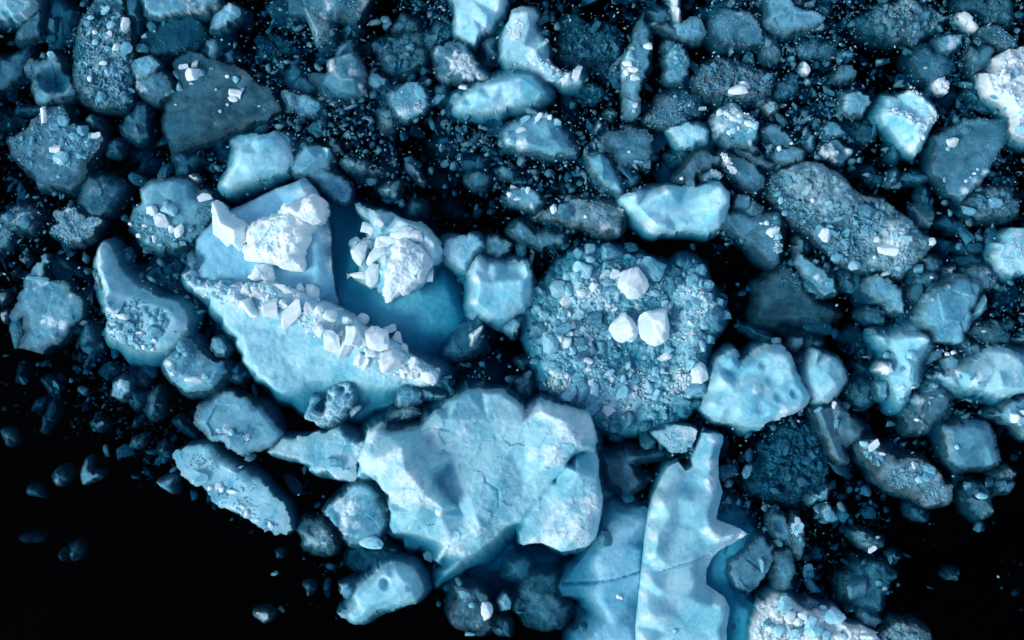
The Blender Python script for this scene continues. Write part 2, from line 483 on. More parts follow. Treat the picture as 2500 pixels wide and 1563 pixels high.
        for (q, dz) in ((0.35 + 0.35 * nz, 0.10), (0.9 + 0.8 * nz, 0.30), (1.2 + 1.0 * nz, 0.60), (0.6 + .8 * nz, 0.82), (-0.8 + 0.6 * nz, 1.0)):
            ring = []
            for i in range(len(loop)):
                u_ = min(1.0, dz * 2.6)
                p = lp[i] * (1 - u_) + (ls[i] + nn[i] * .02) * u_ + nn[i] * sk * q[i] * low[i]
                ring.append(len(verts)); verts.append((p[0], p[1], min(lz[i] * (1 - u_) + zs[i] * u_, 0.0) - depth * dz + (0.02 * nz[i]))); snowv.append(0.0); thinv.append(min(.95, (.45 + .6 * dz) * (thin / .75)))
            m = len(loop)
            for i in range(m):
                faces.append((prev[i], ring[i], ring[(i + 1) % m], prev[(i + 1) % m]))
            prev = ring
        cc = np.mean(lp, axis=0)
        ci = len(verts); verts.append((cc[0], cc[1], float(np.mean(np.minimum(lz, 0))) - depth * 1.25)); snowv.append(0.0); thinv.append(.8)
        for i in range(len(prev)):
            faces.append((prev[i], ci, prev[(i + 1) % len(prev)]))
    # origin at the block's centre on the waterline
    o0 = (float(ctr[0]), float(ctr[1]))
    me = bpy.data.meshes.new(name)
    me.from_pydata([(v[0] - o0[0], v[1] - o0[1], v[2]) for v in verts], [], faces)
    me.materials.append(MAT[mat])
    a = me.attributes.new('snow', 'FLOAT', 'POINT')
    a.data.foreach_set('value', np.array(snowv, dtype=np.float32))
    a = me.attributes.new('thin', 'FLOAT', 'POINT')
    a.data.foreach_set('value', np.array(thinv, dtype=np.float32))
    me.polygons.foreach_set('use_smooth', np.ones(len(me.polygons), dtype=bool))
    me.set_sharp_from_angle(angle=R(48))
    me.update()
    def zat(x, y):
        j = int(np.argmin((X - x) ** 2 + (Y - y) ** 2))
        return float(Z[j])
    return me, o0, zat

# ------------------------------------------------------------------ broken blocks (shared meshes)
def block_mesh(seed, kind):
    rng = random.Random(seed)
    bm = bmesh.new()
    if kind == 'block':            # a lump split along a few cleavage planes
        bmesh.ops.create_cube(bm, size=1.9)
        for v in bm.verts: v.co = v.co + Vector((rng.uniform(-.25, .25), rng.uniform(-.25, .25), rng.uniform(-.2, .2)))
        for q in range(9):
            n = Vector((rng.gauss(0, 1), rng.gauss(0, 1), rng.gauss(0.2, .7))).normalized()
            bmesh.ops.bisect_plane(bm, geom=list(bm.verts) + list(bm.edges) + list(bm.faces), plane_co=n * rng.uniform(.48, .80), plane_no=n, clear_outer=True)
            bmesh.ops.contextual_create(bm, geom=[e for e in bm.edges if e.is_boundary])
    elif kind == 'shard':
        for i in range(9):
            a = rng.uniform(0, 6.283); r = rng.uniform(.55, 1)
            bm.verts.new((math.cos(a) * r * 1.05, math.sin(a) * r, rng.uniform(-.35, .5)))
        bm.verts.new((1.15, rng.uniform(-.3, .3), 0)); bm.verts.new((-.6, .2, .5))
    else:
        for i in range(34):
            v = Vector((rng.gauss(0, 1), rng.gauss(0, 1), rng.gauss(0, 1))).normalized(); bm.verts.new(v * rng.uniform(.80, 1.02))
    for v in list(bm.verts):
        if kind == 'block': v.co = v.co * 1.12
    bmesh.ops.convex_hull(bm, input=bm.verts)
    for v in [v for v in bm.verts if not v.link_faces]: bm.verts.remove(v)
    bmesh.ops.dissolve_limit(bm, angle_limit=R(9), verts=bm.verts, edges=bm.edges)
    bmesh.ops.bevel(bm, geom=list(bm.edges), offset=0.13 if kind != 'round' else 0.2, segments=2, profile=0.6, affect='EDGES', clamp_overlap=True)
    bmesh.ops.triangulate(bm, faces=bm.faces)
    bmesh.ops.subdivide_edges(bm, edges=[e for e in bm.edges if e.calc_length() > .3], cuts=2, use_grid_fill=True)
    bmesh.ops.triangulate(bm, faces=bm.faces)
    for v in bm.verts:
        p = v.co
        n = fbm(np.array([p.x * 2.3 + seed + p.z]), np.array([p.y * 2.3 + p.z * 1.7]), seed, 4, 0.65)[0]
        v.co = p * (1 + 0.2 * n)
    bmesh.ops.recalc_face_normals(bm, faces=bm.faces)
    me = bpy.data.meshes.new('ice_block')
    bm.to_mesh(me); bm.free()
    me.polygons.foreach_set('use_smooth', np.ones(len(me.polygons), dtype=bool))
    me.set_sharp_from_angle(angle=R(55))
    return me
BASE = [block_mesh(100 + i, ('block', 'shard', 'round', 'round', 'block', 'round')[i % 6]) for i in range(24)]
LIB = {}
for mk in MAT:
    LIB[mk] = []
    for me in BASE:
        c = me.copy(); c.materials.append(SMALL[mk]); LIB[mk].append(c)
def put_block(name, x, y, z, rx, ry, rz, mat, rng, ang=None, parent=None, kind=None, tilt=0.3):
    idx = rng.randrange(24) if kind is None else rng.choice([i for i in range(24) if ('block', 'shard', 'round', 'round', 'block', 'round')[i % 6] == kind])
    o = bpy.data.objects.new(name, LIB[mat][idx])
    o.scale = (rx, ry, rz)
    o.rotation_euler = (rng.uniform(-tilt, tilt), rng.uniform(-tilt, tilt), rng.uniform(0, 6.283) if ang is None else ang)
    o.location = (x, y, z)
    if parent:
        o.parent = parent
        o.location = (x - parent.location.x, y - parent.location.y, z - parent.location.z)
    col.objects.link(o)
    return o
# tiny loose bits joined into one mesh
TINY = []
for i in range(10):
    bm = bmesh.new(); rng_ = random.Random(500 + i)
    for j in range(14):
        v = Vector((rng_.gauss(0, 1), rng_.gauss(0, 1), rng_.gauss(0, .8))).normalized(); bm.verts.new(v * rng_.uniform(.7, 1.05))
    bmesh.ops.convex_hull(bm, input=bm.verts)
    for v in [v for v in bm.verts if not v.link_faces]: bm.verts.remove(v)
    bmesh.ops.triangulate(bm, faces=bm.faces)
    bm.verts.index_update()
    TINY.append((np.array([v.co[:] for v in bm.verts]), np.array([[v.index for v in f.verts] for f in bm.faces])))
    bm.free()
def bits_mesh(name, items, mat, seed):
    r = np.random.RandomState(seed % 65521); vs = []; fs = []; n = 0
    for (x, y, z, s) in items:
        v, f = TINY[r.randint(10)]
        a, b = r.uniform(0, 6.283), r.uniform(-.7, .7)
        sc3 = s * np.array((r.uniform(.8, 1.5), r.uniform(.6, 1.0), r.uniform(.4, .9)))
        p = v * sc3
        p = np.stack([p[:, 0], p[:, 1] * math.cos(b) - p[:, 2] * math.sin(b), p[:, 1] * math.sin(b) + p[:, 2] * math.cos(b)], 1)
        p = np.stack([p[:, 0] * math.cos(a) - p[:, 1] * math.sin(a), p[:, 0] * math.sin(a) + p[:, 1] * math.cos(a), p[:, 2]], 1) + np.array((x, y, z))
        vs.append(p); fs.append(f + n); n += len(v)
    V = np.concatenate(vs); Fm = np.concatenate(fs)
    me = bpy.data.meshes.new(name); me.from_pydata(V.tolist(), [], Fm.tolist()); me.materials.append(BIT[mat])
    me.polygons.foreach_set('use_smooth', np.ones(len(me.polygons), dtype=bool))
    return me

# ------------------------------------------------------------------ floes
FLOES = []           # (polygon, top height, landmark phrase)
SEED = [1000]
def shift(poly, t):
    """stand the block so that its top, not its foot, sits where the photograph shows it"""
    if t <= 0: return poly
    c = np.mean(np.array(poly), axis=0) * (0.6 * t / CAM_H)
    return [(p[0] - c[0], p[1] - c[1]) for p in poly]
def part(tile, name, mat, t, outline, e=None, parent=None, ctrl=None, snow=None, dents=None, grooves=None, **kw):
    SEED[0] += 7
    poly = pts(tile, outline)
    if e is None: e = -0.05 if t > 0.0 else t - 0.12
    s = scl(tile)
    C = [(*W(tile, c[0], c[1]), c[2]) for c in ctrl] if ctrl else None
    S = [(*W(tile, c[0], c[1]), c[2] * s) for c in snow] if snow else None
    D = [(*W(tile, c[0], c[1]), c[2] * s, c[3]) for c in dents] if dents else None
    G = [([W(tile, *q) for q in g[0]], g[1], g[2]) for g in grooves] if grooves else None
    me, o0, zat = slab_mesh(name, poly, t, e, mat, SEED[0], grooves=G, ctrl=C, snow=S, dents=D, **kw)
    o = bpy.data.objects.new(name, me); col.objects.link(o)
    c = (o0[0] * 0.6 * max(t, 0) / CAM_H, o0[1] * 0.6 * max(t, 0) / CAM_H)
    o.location = (o0[0] - c[0], o0[1] - c[1], 0)
    if parent:
        o.parent = parent
        o.location = (o.location.x - parent.location.x, o.location.y - parent.location.y, 0)
    return o, zat, poly
def root(name, tile, x, y):
    o = bpy.data.objects.new(name, None); o.empty_display_size = 0.3
    w = W(tile, x, y); o.location = (w[0], w[1], 0); col.objects.link(o)
    return o
def tag(o, label, cat, group=None):
    o['label'] = label; o['category'] = cat
    if group: o['group'] = group
GROUP = 'ice floes drifting on the dark water'
def blocks_on(tile, par, zat, lst, mat, rng, mix=True, lift=0.35, name='ice_block', flat=0.75):
    """hand-placed blocks: x, y, half width, half height[, angle degrees][, material]"""
    s = scl(tile)
    for c in lst:
        x, y = W(tile, c[0], c[1]); rx = c[2] * s
        ry = (c[3] if len(c) > 3 and c[3] else c[2] * rng.uniform(.75, 1)) * s
        ang = -R(c[4]) if len(c) > 4 and c[4] is not None else rng.uniform(-.35, .35)
        mt = c[5] if len(c) > 5 else ('b' if mat == 'w' and mix and rng.random() < .4 else mat)
        rz = flat * min(rx, ry)
        z = zat(x, y) + rz * lift
        k = 1 - 0.6 * max(z, 0) / CAM_H
        put_block(name, x * k, y * k, z, rx * 1.05, ry * 1.05, rz, mt, rng, ang, par, kind='round' if rx > .28 else None, tilt=0.22)
def scatter_on(par, zat, poly, n, r0, r1, mat, rng, lift=0.3, where=None, tile=None, name='ice_block'):
    xs = [p[0] for p in poly]; ys = [p[1] for p in poly]; made = 0; tries = 0
    P = np.array(poly)
    while made < n and tries < n * 30:
        tries += 1
        if where:
            c = rng.choice(where); wx, wy = W(tile, c[0], c[1]); a = rng.uniform(0, 6.283); q = math.sqrt(rng.random()) * c[2] * scl(tile)
            x, y = wx + math.cos(a) * q, wy + math.sin(a) * q
        else:
            x, y = rng.uniform(min(xs), max(xs)), rng.uniform(min(ys), max(ys))
        if not inside(poly, np.array([x]), np.array([y]))[0]: continue
        r = r0 + (r1 - r0) * rng.random() ** 2.2
        if edge_dist(P, np.array([x]), np.array([y]))[0] < r * 0.8: continue
        rx, ry = r * rng.uniform(.9, 1.3), r * rng.uniform(.6, 1); rz = r * rng.uniform(.5, .85)
        put_block(name, x, y, zat(x, y) + rz * lift, rx, ry, rz, mat if mat != 'b' or rng.random() < .6 else rng.choice('wp'), rng, None, par, tilt=0.5); made += 1
def crumbs_on(par, zat, poly, n, r0, r1, mat, rng, where=None, tile=None):
    items = []; tries = 0
    xs = [p[0] for p in poly]; ys = [p[1] for p in poly]
    while len(items) < n and tries < n * 20:
        tries += 1
        if where:
            c = rng.choice(where); wx, wy = W(tile, c[0], c[1]); a = rng.uniform(0, 6.283); q = math.sqrt(rng.random()) * c[2] * scl(tile)
            x, y = wx + math.cos(a) * q, wy + math.sin(a) * q
        else:
            x, y = rng.uniform(min(xs), max(xs)), rng.uniform(min(ys), max(ys))
        if not inside(poly, np.array([x]), np.array([y]))[0]: continue
        if float(vnoise(np.array([x * 2.6]), np.array([y * 2.6]), 77)[0]) < .62 * rng.random() + .12: continue
        s = r0 + (r1 - r0) * rng.random() ** 2
        items.append((x - par.location.x, y - par.location.y, zat(x, y) + s * 0.25, s))
    if not items: return
    o = bpy.data.objects.new('ice_crumbs', bits_mesh('ice_crumbs', items, mat, SEED[0])); o.parent = par; o['kind'] = 'stuff'
    col.objects.link(o)

def F(tile, name, label, mat, t, outline, cat='ice floe', lm=None, ch=None, chm='w', rub=None, rubm='p', crumb=None, crm='p', where=None, **kw):
    """one floating thing; with blocks on it it becomes an empty with a body and its blocks"""
    rng = random.Random(SEED[0] * 3 + 1)
    has = ch or rub or crumb
    if has:
        cx, cy = np.mean(np.array([[float(v) for v in q.split(',')] for q in outline.split()]), axis=0)
        r = root(name, tile, cx, cy)
        o, zat, poly = part(tile, 'floe_body', mat, t, outline, parent=r, **kw)
        if ch: blocks_on(tile, r, zat, ch, chm, rng, lift=.5, flat=.85)
        if rub: scatter_on(r, zat, poly, rub[0], rub[1], rub[2], rubm, rng, where=where, tile=tile)
        if crumb: crumbs_on(r, zat, poly, crumb[0], crumb[1], crumb[2], crm, rng, where=where, tile=tile)
    else:
        r, zat, poly = part(tile, name, mat, t, outline, **kw)
    tag(r, label, cat, GROUP)
    FLOES.append((poly, t, lm))
    return r, zat, poly
# ================================================================== large bergs
# ---- the split berg with the teal channel
rg = random.Random(5)
b1 = root('iceberg', 'F', 760, 690)
tag(b1, 'large split iceberg with white rubble ridge and a flooded teal channel', 'iceberg')
part('F', 'submerged_shelf', 'c', -0.6, '450,640 500,520 600,455 715,420 790,455 850,475 960,510 1040,590 1090,680 1125,750 1130,800 1050,850 1030,925 900,935 760,945 650,920 560,830 480,730',
     e=-0.6, parent=b1, sm=8, thin=.15, amp=0.05, chip=0.01, skirt=0.25, depth=1.6,
     ctrl=[(800, 560, -.36), (830, 680, -.26), (785, 480, -.42), (930, 760, -.08), (1000, 700, -.06), (1080, 770, -.22), (960, 640, -.05), (880, 720, -.16), (1000, 820, -.3), (940, 830, -.2), (1060, 690, -.14), (870, 800, -.18), (600, 660, -.05), (700, 560, -.08), (1060, 820, -.45), (800, 640, -.34), (960, 730, -.05), (790, 700, -.22), (520, 650, -.06), (680, 670, -.03), (740, 690, -.08), (1020, 760, -.09), (1100, 760, -.35)])
o, z1, pl1 = part('F', 'ice_slab', 't', 0.5, '455,565 470,545 500,520 530,500 580,475 640,445 700,425 715,418 740,440 752,470 770,520 776,560 780,640 786,690 800,718 740,720 640,700 560,690 500,684 452,652 458,610',
     e=-0.03, parent=b1, sm=9, amp=0.04, chip=0.008, skirt=0.03, depth=1.0, jag=.03, snow=[(740, 470, 45), (768, 560, 35), (775, 620, 25)],
     ctrl=[(490, 570, .22), (535, 525, .25), (600, 490, .22), (690, 455, .35), (712, 440, .6), (730, 465, .6), (745, 510, .55), (750, 570, .5), (752, 640, .32), (745, 665, .12), (690, 510, .3), (640, 560, .25), (560, 610, .12), (600, 645, .08), (690, 640, .1), (500, 615, .12), (560, 665, .08), (660, 680, .1), (740, 695, .08), (480, 640, .08)])
o, z2, pl2 = part('F', 'ice_slab', 'b', 0.5, '418,645 450,630 480,650 520,660 580,665 640,655 700,680 760,705 830,740 880,780 930,800 980,840 1040,875 1035,905 1015,915 970,925 905,960 830,980 770,985 715,978 680,955 640,928 600,890 570,850 550,800 520,760 490,720 450,690',
     e=-0.28, parent=b1, sm=3, amp=0.035, chip=0.012, skirt=0.16, depth=1.4, jag=.03,
     snow=[(470, 665, 45), (560, 700, 45), (620, 690, 45), (690, 715, 50), (760, 750, 50), (840, 800, 55), (910, 850, 50), (990, 890, 35)],
     ctrl=[(428, 652, .12), (455, 682, .2), (495, 722, .25), (526, 764, .28), (556, 808, .3), (577, 853, .3), (606, 886, .24), (643, 918, .12), (452, 638, .25), (520, 667, .3), (580, 672, .3), (640, 664, .4), (700, 688, .4), (760, 714, .4), (828, 748, .4), (878, 788, .4), (928, 808, .4), (976, 848, .35), (1030, 880, .25), (1026, 900, .2), (1012, 906, .15),
           (440, 648, .22), (500, 680, .42), (560, 690, .6), (650, 680, .7), (750, 730, .72), (850, 785, .7), (940, 840, .55), (1015, 890, .35),
           (530, 740, .35), (575, 800, .45), (600, 860, .40), (640, 910, .22), (600, 760, .45), (680, 800, .45), (690, 880, .18), (760, 820, .5), (730, 900, -.02), (800, 880, .12), (840, 920, -.14), (760, 935, -.2), (900, 895, .15), (700, 940, -.1), (900, 930, -.12), (960, 905, .02)])
o, z3, pl3 = part('F', 'ice_slab', 'b', 0.5, '832,478 870,490 930,508 1000,528 1030,556 1045,590 1040,612 1022,622 1012,660 990,680 950,698 908,715 888,690 850,662 820,650 842,640 858,612 832,590 830,560 850,575 868,560 866,520',
     e=0.0, parent=b1, sm=2, amp=0.03, chip=0.03, skirt=0.08, depth=1.0, snow=[(960, 620, 60), (1010, 590, 40), (940, 540, 40)],
     ctrl=[(850, 490, .15), (900, 510, .45), (950, 522, .62), (1000, 545, .75), (1030, 580, .8), (1028, 605, .7), (900, 560, .3), (950, 575, .45), (985, 600, .6), (960, 640, .75), (930, 690, .6), (910, 640, .5), (990, 650, .6), (870, 640, .3), (845, 600, .3), (850, 580, .25)])
def mass(tile, outline, t, e, mat='w', **kw):
    return part(tile, 'snow_block', mat, t, outline, e=e, parent=b1, skirt=-0.05, depth=max(0.3, e + .2), thin=0, **kw)
mass('F', '496,476 512,474 545,505 583,530 580,556 560,590 528,575 500,552', 0.85, 0.36, sm=1, chip=0.02, ctrl=[(512, 490, .75), (530, 530, .95), (560, 545, .9), (555, 575, .6), (515, 545, .6)])
mass('F', '573,590 580,555 592,532 622,510 655,505 690,490 735,505 745,530 738,560 718,590 716,636 690,640 652,626 610,616 585,612', 1.05, 0.40, sm=1, amp=0.06, chip=0.05, csz=0.2)
mass('F', '655,500 672,488 715,470 750,455 768,478 764,505 757,522 735,532 700,524 668,518', 1.25, 0.85, sm=1, chip=0.02, ctrl=[(690, 495, 1.2), (740, 475, 1.3), (752, 500, 1.28), (710, 508, 1.22)])
mass('F', '583,655 602,632 618,618 640,615 646,650 640,668 600,664', 0.62, 0.3, sm=1, chip=0.03)
mass('F', '922,592 935,570 962,558 1000,572 1018,612 1006,655 975,680 948,695 910,714 905,680 918,640', 0.95, 0.5, sm=1, amp=0.06, chip=0.05, csz=0.18)
mass('B1', '1560,700 1610,620 1670,505 1720,600 1810,700 1790,760 1700,752 1640,692', 0.95, 0.35, sm=1, chip=0.01, ctrl=[(1672, 520, .8), (1685, 640, 1.0), (1720, 720, .7), (1640, 670, .6)])
blocks_on('B2', b1, z2, [(250, 545, 72, 62, 10), (320, 710, 55, 100, 8), (172, 670, 50, 58, 0), (430, 690, 32, 60, -10), (455, 580, 55, 70, -20), (512, 690, 34, 30), (590, 735, 52, 48), (585, 895, 58, 85, -8),
     (697, 755, 42, 28, 10), (742, 850, 58, 75, 10), (682, 955, 42, 85, 20), (805, 755, 45, 45), (900, 890, 100, 95, 20), (975, 825, 40, 40), (995, 1045, 95, 75, -40), (1155, 1040, 40, 45), (1215, 1062, 25),
     (1270, 1150, 55, 58, 30), (1310, 1102, 22), (780, 1030, 38, 50, 30), (510, 820, 30, 45, 20), (375, 560, 35, 45), (640, 690, 30, 35), (860, 990, 45, 35), (1080, 960, 35, 40), (1100, 1100, 35, 35), (1030, 880, 35, 40)], 'w', rg, mix=False, lift=0.55, flat=0.95)
blocks_on('B1', b1, z2, [(1368, 515, 28, 45, 10), (1340, 485, 30, 26), (1555, 515, 55, 35, 10), (1450, 520, 45, 25, 50), (1540, 575, 35, 18), (1470, 590, 40, 18, 40), (1290, 470, 25, 25), (1910, 700, 30, 26), (1600, 480, 30, 22)], 'p', rg, lift=0.5, flat=0.8)
blocks_on('F', b1, z3, [(868, 541, 22, 19, 10), (894, 526, 13, 16), (918, 565, 26, 18, 10), (955, 552, 33, 16, -5), (848, 592, 18, 22, 40), (890, 606, 32, 16, -35), (880, 650, 17, 34, 15), (852, 650, 28, 10, 5), (1012, 652, 9, 12), (985, 560, 22, 16), (870, 578, 15, 12), (1010, 620, 15, 25, 20), (900, 575, 18, 15)], 'w', rg, mix=False, lift=0.5, flat=0.9)
scatter_on(b1, z2, pl2, 70, .05, .15, 'w', rg, lift=.5, where=[(560, 680, 35), (640, 685, 35), (700, 710, 40), (760, 740, 40), (830, 785, 45), (900, 830, 45), (960, 870, 35), (1010, 890, 20), (600, 690, 40)], tile='F')
crumbs_on(b1, z2, pl2, 420, .015, .06, 'w', rg, where=[(470, 665, 40), (560, 690, 40), (640, 690, 40), (700, 715, 40), (760, 750, 45), (830, 790, 45), (900, 840, 45), (980, 880, 35)], tile='F')
crumbs_on(b1, z3, pl3, 120, .015, .05, 'w', rg, where=[(960, 620, 50), (880, 580, 40)], tile='F')
FLOES.append((pts('F', '455,565 500,490 600,455 715,418 790,470 850,475 960,510 1040,590 1090,680 1125,760 1130,800 1050,850 1040,890 900,935 760,965 650,930 560,830 480,730 418,645'), .5, 'the split teal iceberg'))

# ---- the cream-blue berg in the lower middle
b2 = root('iceberg', 'C2', 1500, 400)
tag(b2, 'large pale iceberg with a folded ridge and a sloping porous foot', 'iceberg')
o, z4, pl4 = part('C2', 'ice_body', 'b', 0.8, '750,420 752,300 790,200 830,80 930,20 980,100 1060,90 1190,60 1300,-60 1440,-150 1520,-195 1590,-230 1640,-185 1740,-195 1880,-90 1900,-56 2010,-130 2080,-100 2200,-70 2350,-40 2380,60 2400,180 2420,300 2420,430 2445,560 2420,700 2400,820 2340,885 2150,925 2020,860 1980,870 1870,880 1850,770 1740,900 1640,980 1500,1060 1420,1110 1300,1170 1290,1080 1340,1040 1250,980 1200,900 1080,900 1070,840 970,820 955,750 980,650 970,560 910,490 880,450',
     e=-0.32, parent=b2, sm=2, amp=0.05, chip=0.022, csz=.34, skirt=0.22, depth=1.6, fine=0.8, jag=0.06,
     grooves=[([(2420, 185), (2320, 225), (2240, 255), (2190, 320), (2110, 440)], .05, .16), ([(2110, 440), (2010, 560), (1900, 700)], .07, .09), ([(930, 470), (900, 430), (905, 400)], .05, .2), ([(1195, 95), (1290, 60), (1400, 75)], .03, .06), ([(1640, 420), (1720, 480), (1730, 600)], .03, .05)],
     snow=[(880, 120, 110), (850, 280, 110), (960, 280, 130), (1060, 220, 110), (1080, 380, 140), (1180, 450, 120), (1050, 540, 120), (1290, 540, 80), (2000, -40, 110), (2150, 20, 190), (2280, 90, 140), (2080, 230, 110), (1950, 230, 70), (2250, 760, 190), (2080, 800, 140), (1960, 830, 70), (2330, 560, 120), (2150, 600, 110), (1300, 60, 60), (1500, 90, 60), (1550, 760, 90), (1400, 900, 90)],
     ctrl=[(768, 408, .25), (770, 300, .3), (806, 206, .35), (846, 96, .35), (930, 42, .35), (972, 112, .4), (895, 438, .35), (926, 482, .35), (987, 560, .32), (997, 650, .25), (985, 740, .08), (1000, 800, .0),
           (1060, 108, .5), (1190, 82, .55), (1300, -38, .55), (1440, -128, .5), (1520, -172, .45), (1640, -168, .55), (1740, -173, .6), (1880, -72, .65), (2010, -112, .75), (2080, -82, .8), (2200, -52, .8), (2335, -22, .7), (2365, 60, .65), (2385, 180, .4), (2405, 300, .3), (2403, 430, .5), (2425, 560, .6), (2403, 700, .65), (2383, 808, .55), (2328, 868, .5), (2150, 905, .55), (2020, 845, .45), (1885, 862, .4),
           (900, 80, 0.51), (850, 220, 0.58), (800, 360, 0.24), (930, 250, 1.23), (1100, 165, 1.52), (1130, 330, 1.52), (1250, 480, 1.38), (1365, 585, 1.09), (1000, 480, 1.01), (1000, 620, 0.65), (1180, 640, 0.72), (1250, 330, 1.23),
           (1310, 420, 0.20), (1400, 560, 0.16), (1500, 680, 0.12), (1450, 620, 0.14), (1330, 640, 0.58), (1250, 800, 0.14), (1050, 780, 0.08), (1400, 850, 0.16), (1300, 1000, 0.03), (1380, 1060, -0.02), (1600, 900, 0.02), (1500, 950, 0.05),
           (1200, 130, 0.72), (1400, 0, 0.80), (1430, 250, 0.72), (1600, -180, 0.2), (1650, 0, 0.74), (1600, 250, 0.72), (1500, 480, 0.58), (1560, 640, 0.58), (1700, 480, 0.61), (1800, 200, 0.72), (1900, 230, 0.70), (2050, 290, 1.09), (1990, 270, 0.94),
           (1900, 20, 0.78), (2000, -60, 1.01), (2180, 20, 1.23), (2330, 60, 0.87), (2350, 200, 0.72), (2250, 170, 1.16), (2160, 310, 0.90), (2200, 300, 0.24), (2260, 240, 0.46), (2380, 240, 0.20), (2120, 420, 0.22), (2050, 580, 0.20), (1950, 690, 0.18), (1850, 700, 0.20),
           (1900, 450, 0.24), (1780, 650, 0.24), (2250, 350, 0.87), (2380, 400, 0.80), (2150, 560, 0.80), (2000, 760, 0.72), (2300, 650, 1.01), (2200, 820, 0.87), (2340, 800, 0.72), (1930, 840, 0.58), (2390, 560, 0.87), (1700, 750, 0.24), (1600, 740, 0.51)])
part('C3', 'submerged_shelf', 'c', -0.6, '-100,800 60,740 190,800 300,860 460,910 530,980 500,1090 440,1170 300,1180 100,1200 -150,1180 -260,1080', e=-0.9, parent=b2, sm=6, thin=.3, depth=1.0, skirt=0.3, amp=.06)
part('B2', 'submerged_shelf', 'i', -0.55, '1380,1200 1560,1080 1700,1060 1800,1110 1860,1230 1930,1340 1800,1420 1640,1400 1440,1400', e=-0.7, parent=b2, sm=6, depth=1.0, skirt=0.25, amp=.06)
blocks_on('C2', b2, z4, [(1330, 620, 28, 40, 30), (2050, 325, 20, 16), (2165, 330, 16, 16), (1240, 945, 38, 62, -28, 'w')], 'w', rg, lift=0.6)
FLOES.append((pl4, .6, 'the pale folded iceberg'))

# ---- the cracked fin at the bottom edge
b3 = root('iceberg', 'C3', 1250, 1000)
tag(b3, 'tall finned iceberg with a thin crack, cut by the bottom edge', 'iceberg')
o, z5, pl5 = part('C3', 'ice_fin', 'b', 0.6, '1450,110 1530,112 1592,125 1600,170 1575,230 1560,290 1565,420 1590,510 1570,600 1545,700 1640,738 1720,765 1762,796 1680,855 1560,915 1515,975 1480,1045 1480,1150 1540,1190 1600,1230 1635,1300 1620,1420 1610,1620 1010,1620 1000,1420 1020,1280 1030,1130 1045,1000 1060,850 1080,720 1120,540 1150,490 1190,400 1225,345 1290,312 1340,372 1392,342 1385,290 1430,200',
     e=0.0, parent=b3, sm=7, amp=0.018, chip=0.006, skirt=0.10, depth=1.6, jag=.02, thin=.08, rim=0, snow=[(1690, 790, 60), (1620, 790, 80), (1540, 790, 80), (1460, 760, 60), (1500, 300, 60), (1500, 450, 60), (1560, 1240, 45), (1140, 560, 45), (1110, 680, 40), (1095, 800, 40), (1080, 920, 40), (1070, 1060, 40), (1055, 1200, 40), (1050, 1340, 40), (1045, 1470, 40), (1520, 150, 50)],
     grooves=[([(1030, 1040), (1150, 1030), (1260, 995), (1380, 965), (1500, 935)], .03, .07)],
     ctrl=[(1520, 140, .35), (1500, 240, .45), (1480, 380, .5), (1510, 520, .55), (1330, 420, .2), (1270, 370, .15), (1200, 480, .35), (1260, 520, .6), (1140, 560, .75), (1200, 640, .7), (1110, 760, .85), (1090, 900, .9), (1070, 1100, .9), (1055, 1300, .85), (1050, 1500, .85),
           (1230, 780, .55), (1200, 1000, .55), (1180, 1200, .5), (1200, 1450, .4), (1380, 560, .6), (1470, 640, .6), (1400, 740, .55), (1500, 740, .7), (1640, 775, .6), (1740, 795, .4), (1560, 800, .62), (1500, 870, .35), (1400, 900, .45), (1350, 1000, .5), (1390, 1100, .45), (1350, 1200, .5), (1450, 1250, .6), (1560, 1250, .6), (1590, 1320, .5), (1400, 1400, .35), (1540, 1450, .4), (1300, 1350, .5), (1280, 700, .45)])
o, z6, pl6 = part('C3', 'ice_apron', 't', -0.06, '770,630 830,575 920,622 1040,600 1110,650 1080,850 1060,1050 1040,1300 1020,1620 560,1620 560,1470 640,1420 700,1340 640,1240 500,1220 480,1150 540,1070 640,940 700,860 740,770',
     e=-0.2, parent=b3, sm=5, amp=0.03, chip=0.008, skirt=0.15, depth=1.2, jag=.03,
     thin=.35, grooves=[([(490, 1140), (680, 1125), (860, 1090), (1050, 1035)], .035, .09)],
     ctrl=[(830, 640, -0.05), (950, 660, -0.03), (1040, 700, 0.01), (800, 760, -0.05), (900, 850, 0.03), (1000, 900, 0.07), (740, 940, 0.05), (800, 1040, 0.09), (640, 1090, -0.13), (560, 1150, -0.18), (650, 1180, -0.08), (900, 1200, 0.04), (760, 1250, 0.09), (850, 1400, 0.10), (720, 1500, 0.10), (950, 1500, 0.05), (640, 1560, 0.12), (1020, 1100, 0.02)])
part('C3', 'submerged_shelf', 'c', -0.20, '1480,650 1620,540 1740,660 1830,830 1760,980 1660,1050 1700,1220 1800,1290 1810,1620 1500,1620 1400,1200 1400,1000', e=-0.4, parent=b3, sm=6, thin=.2, depth=1.2, skirt=0.25, amp=.05)
blocks_on('C3', b3, z6, [(865, 1215, 30, 22), (770, 830, 60, 60, 0, 'i'), (625, 1435, 32, 32, 0, 'i')], 'w', rg, lift=0.2)
blocks_on('C3', b3, z5, [(1250, 1440, 22, 22)], 'w', rg, lift=0.4)
FLOES.append((pl5, .6, 'the cracked fin iceberg')); FLOES.append((pl6, 0, None))

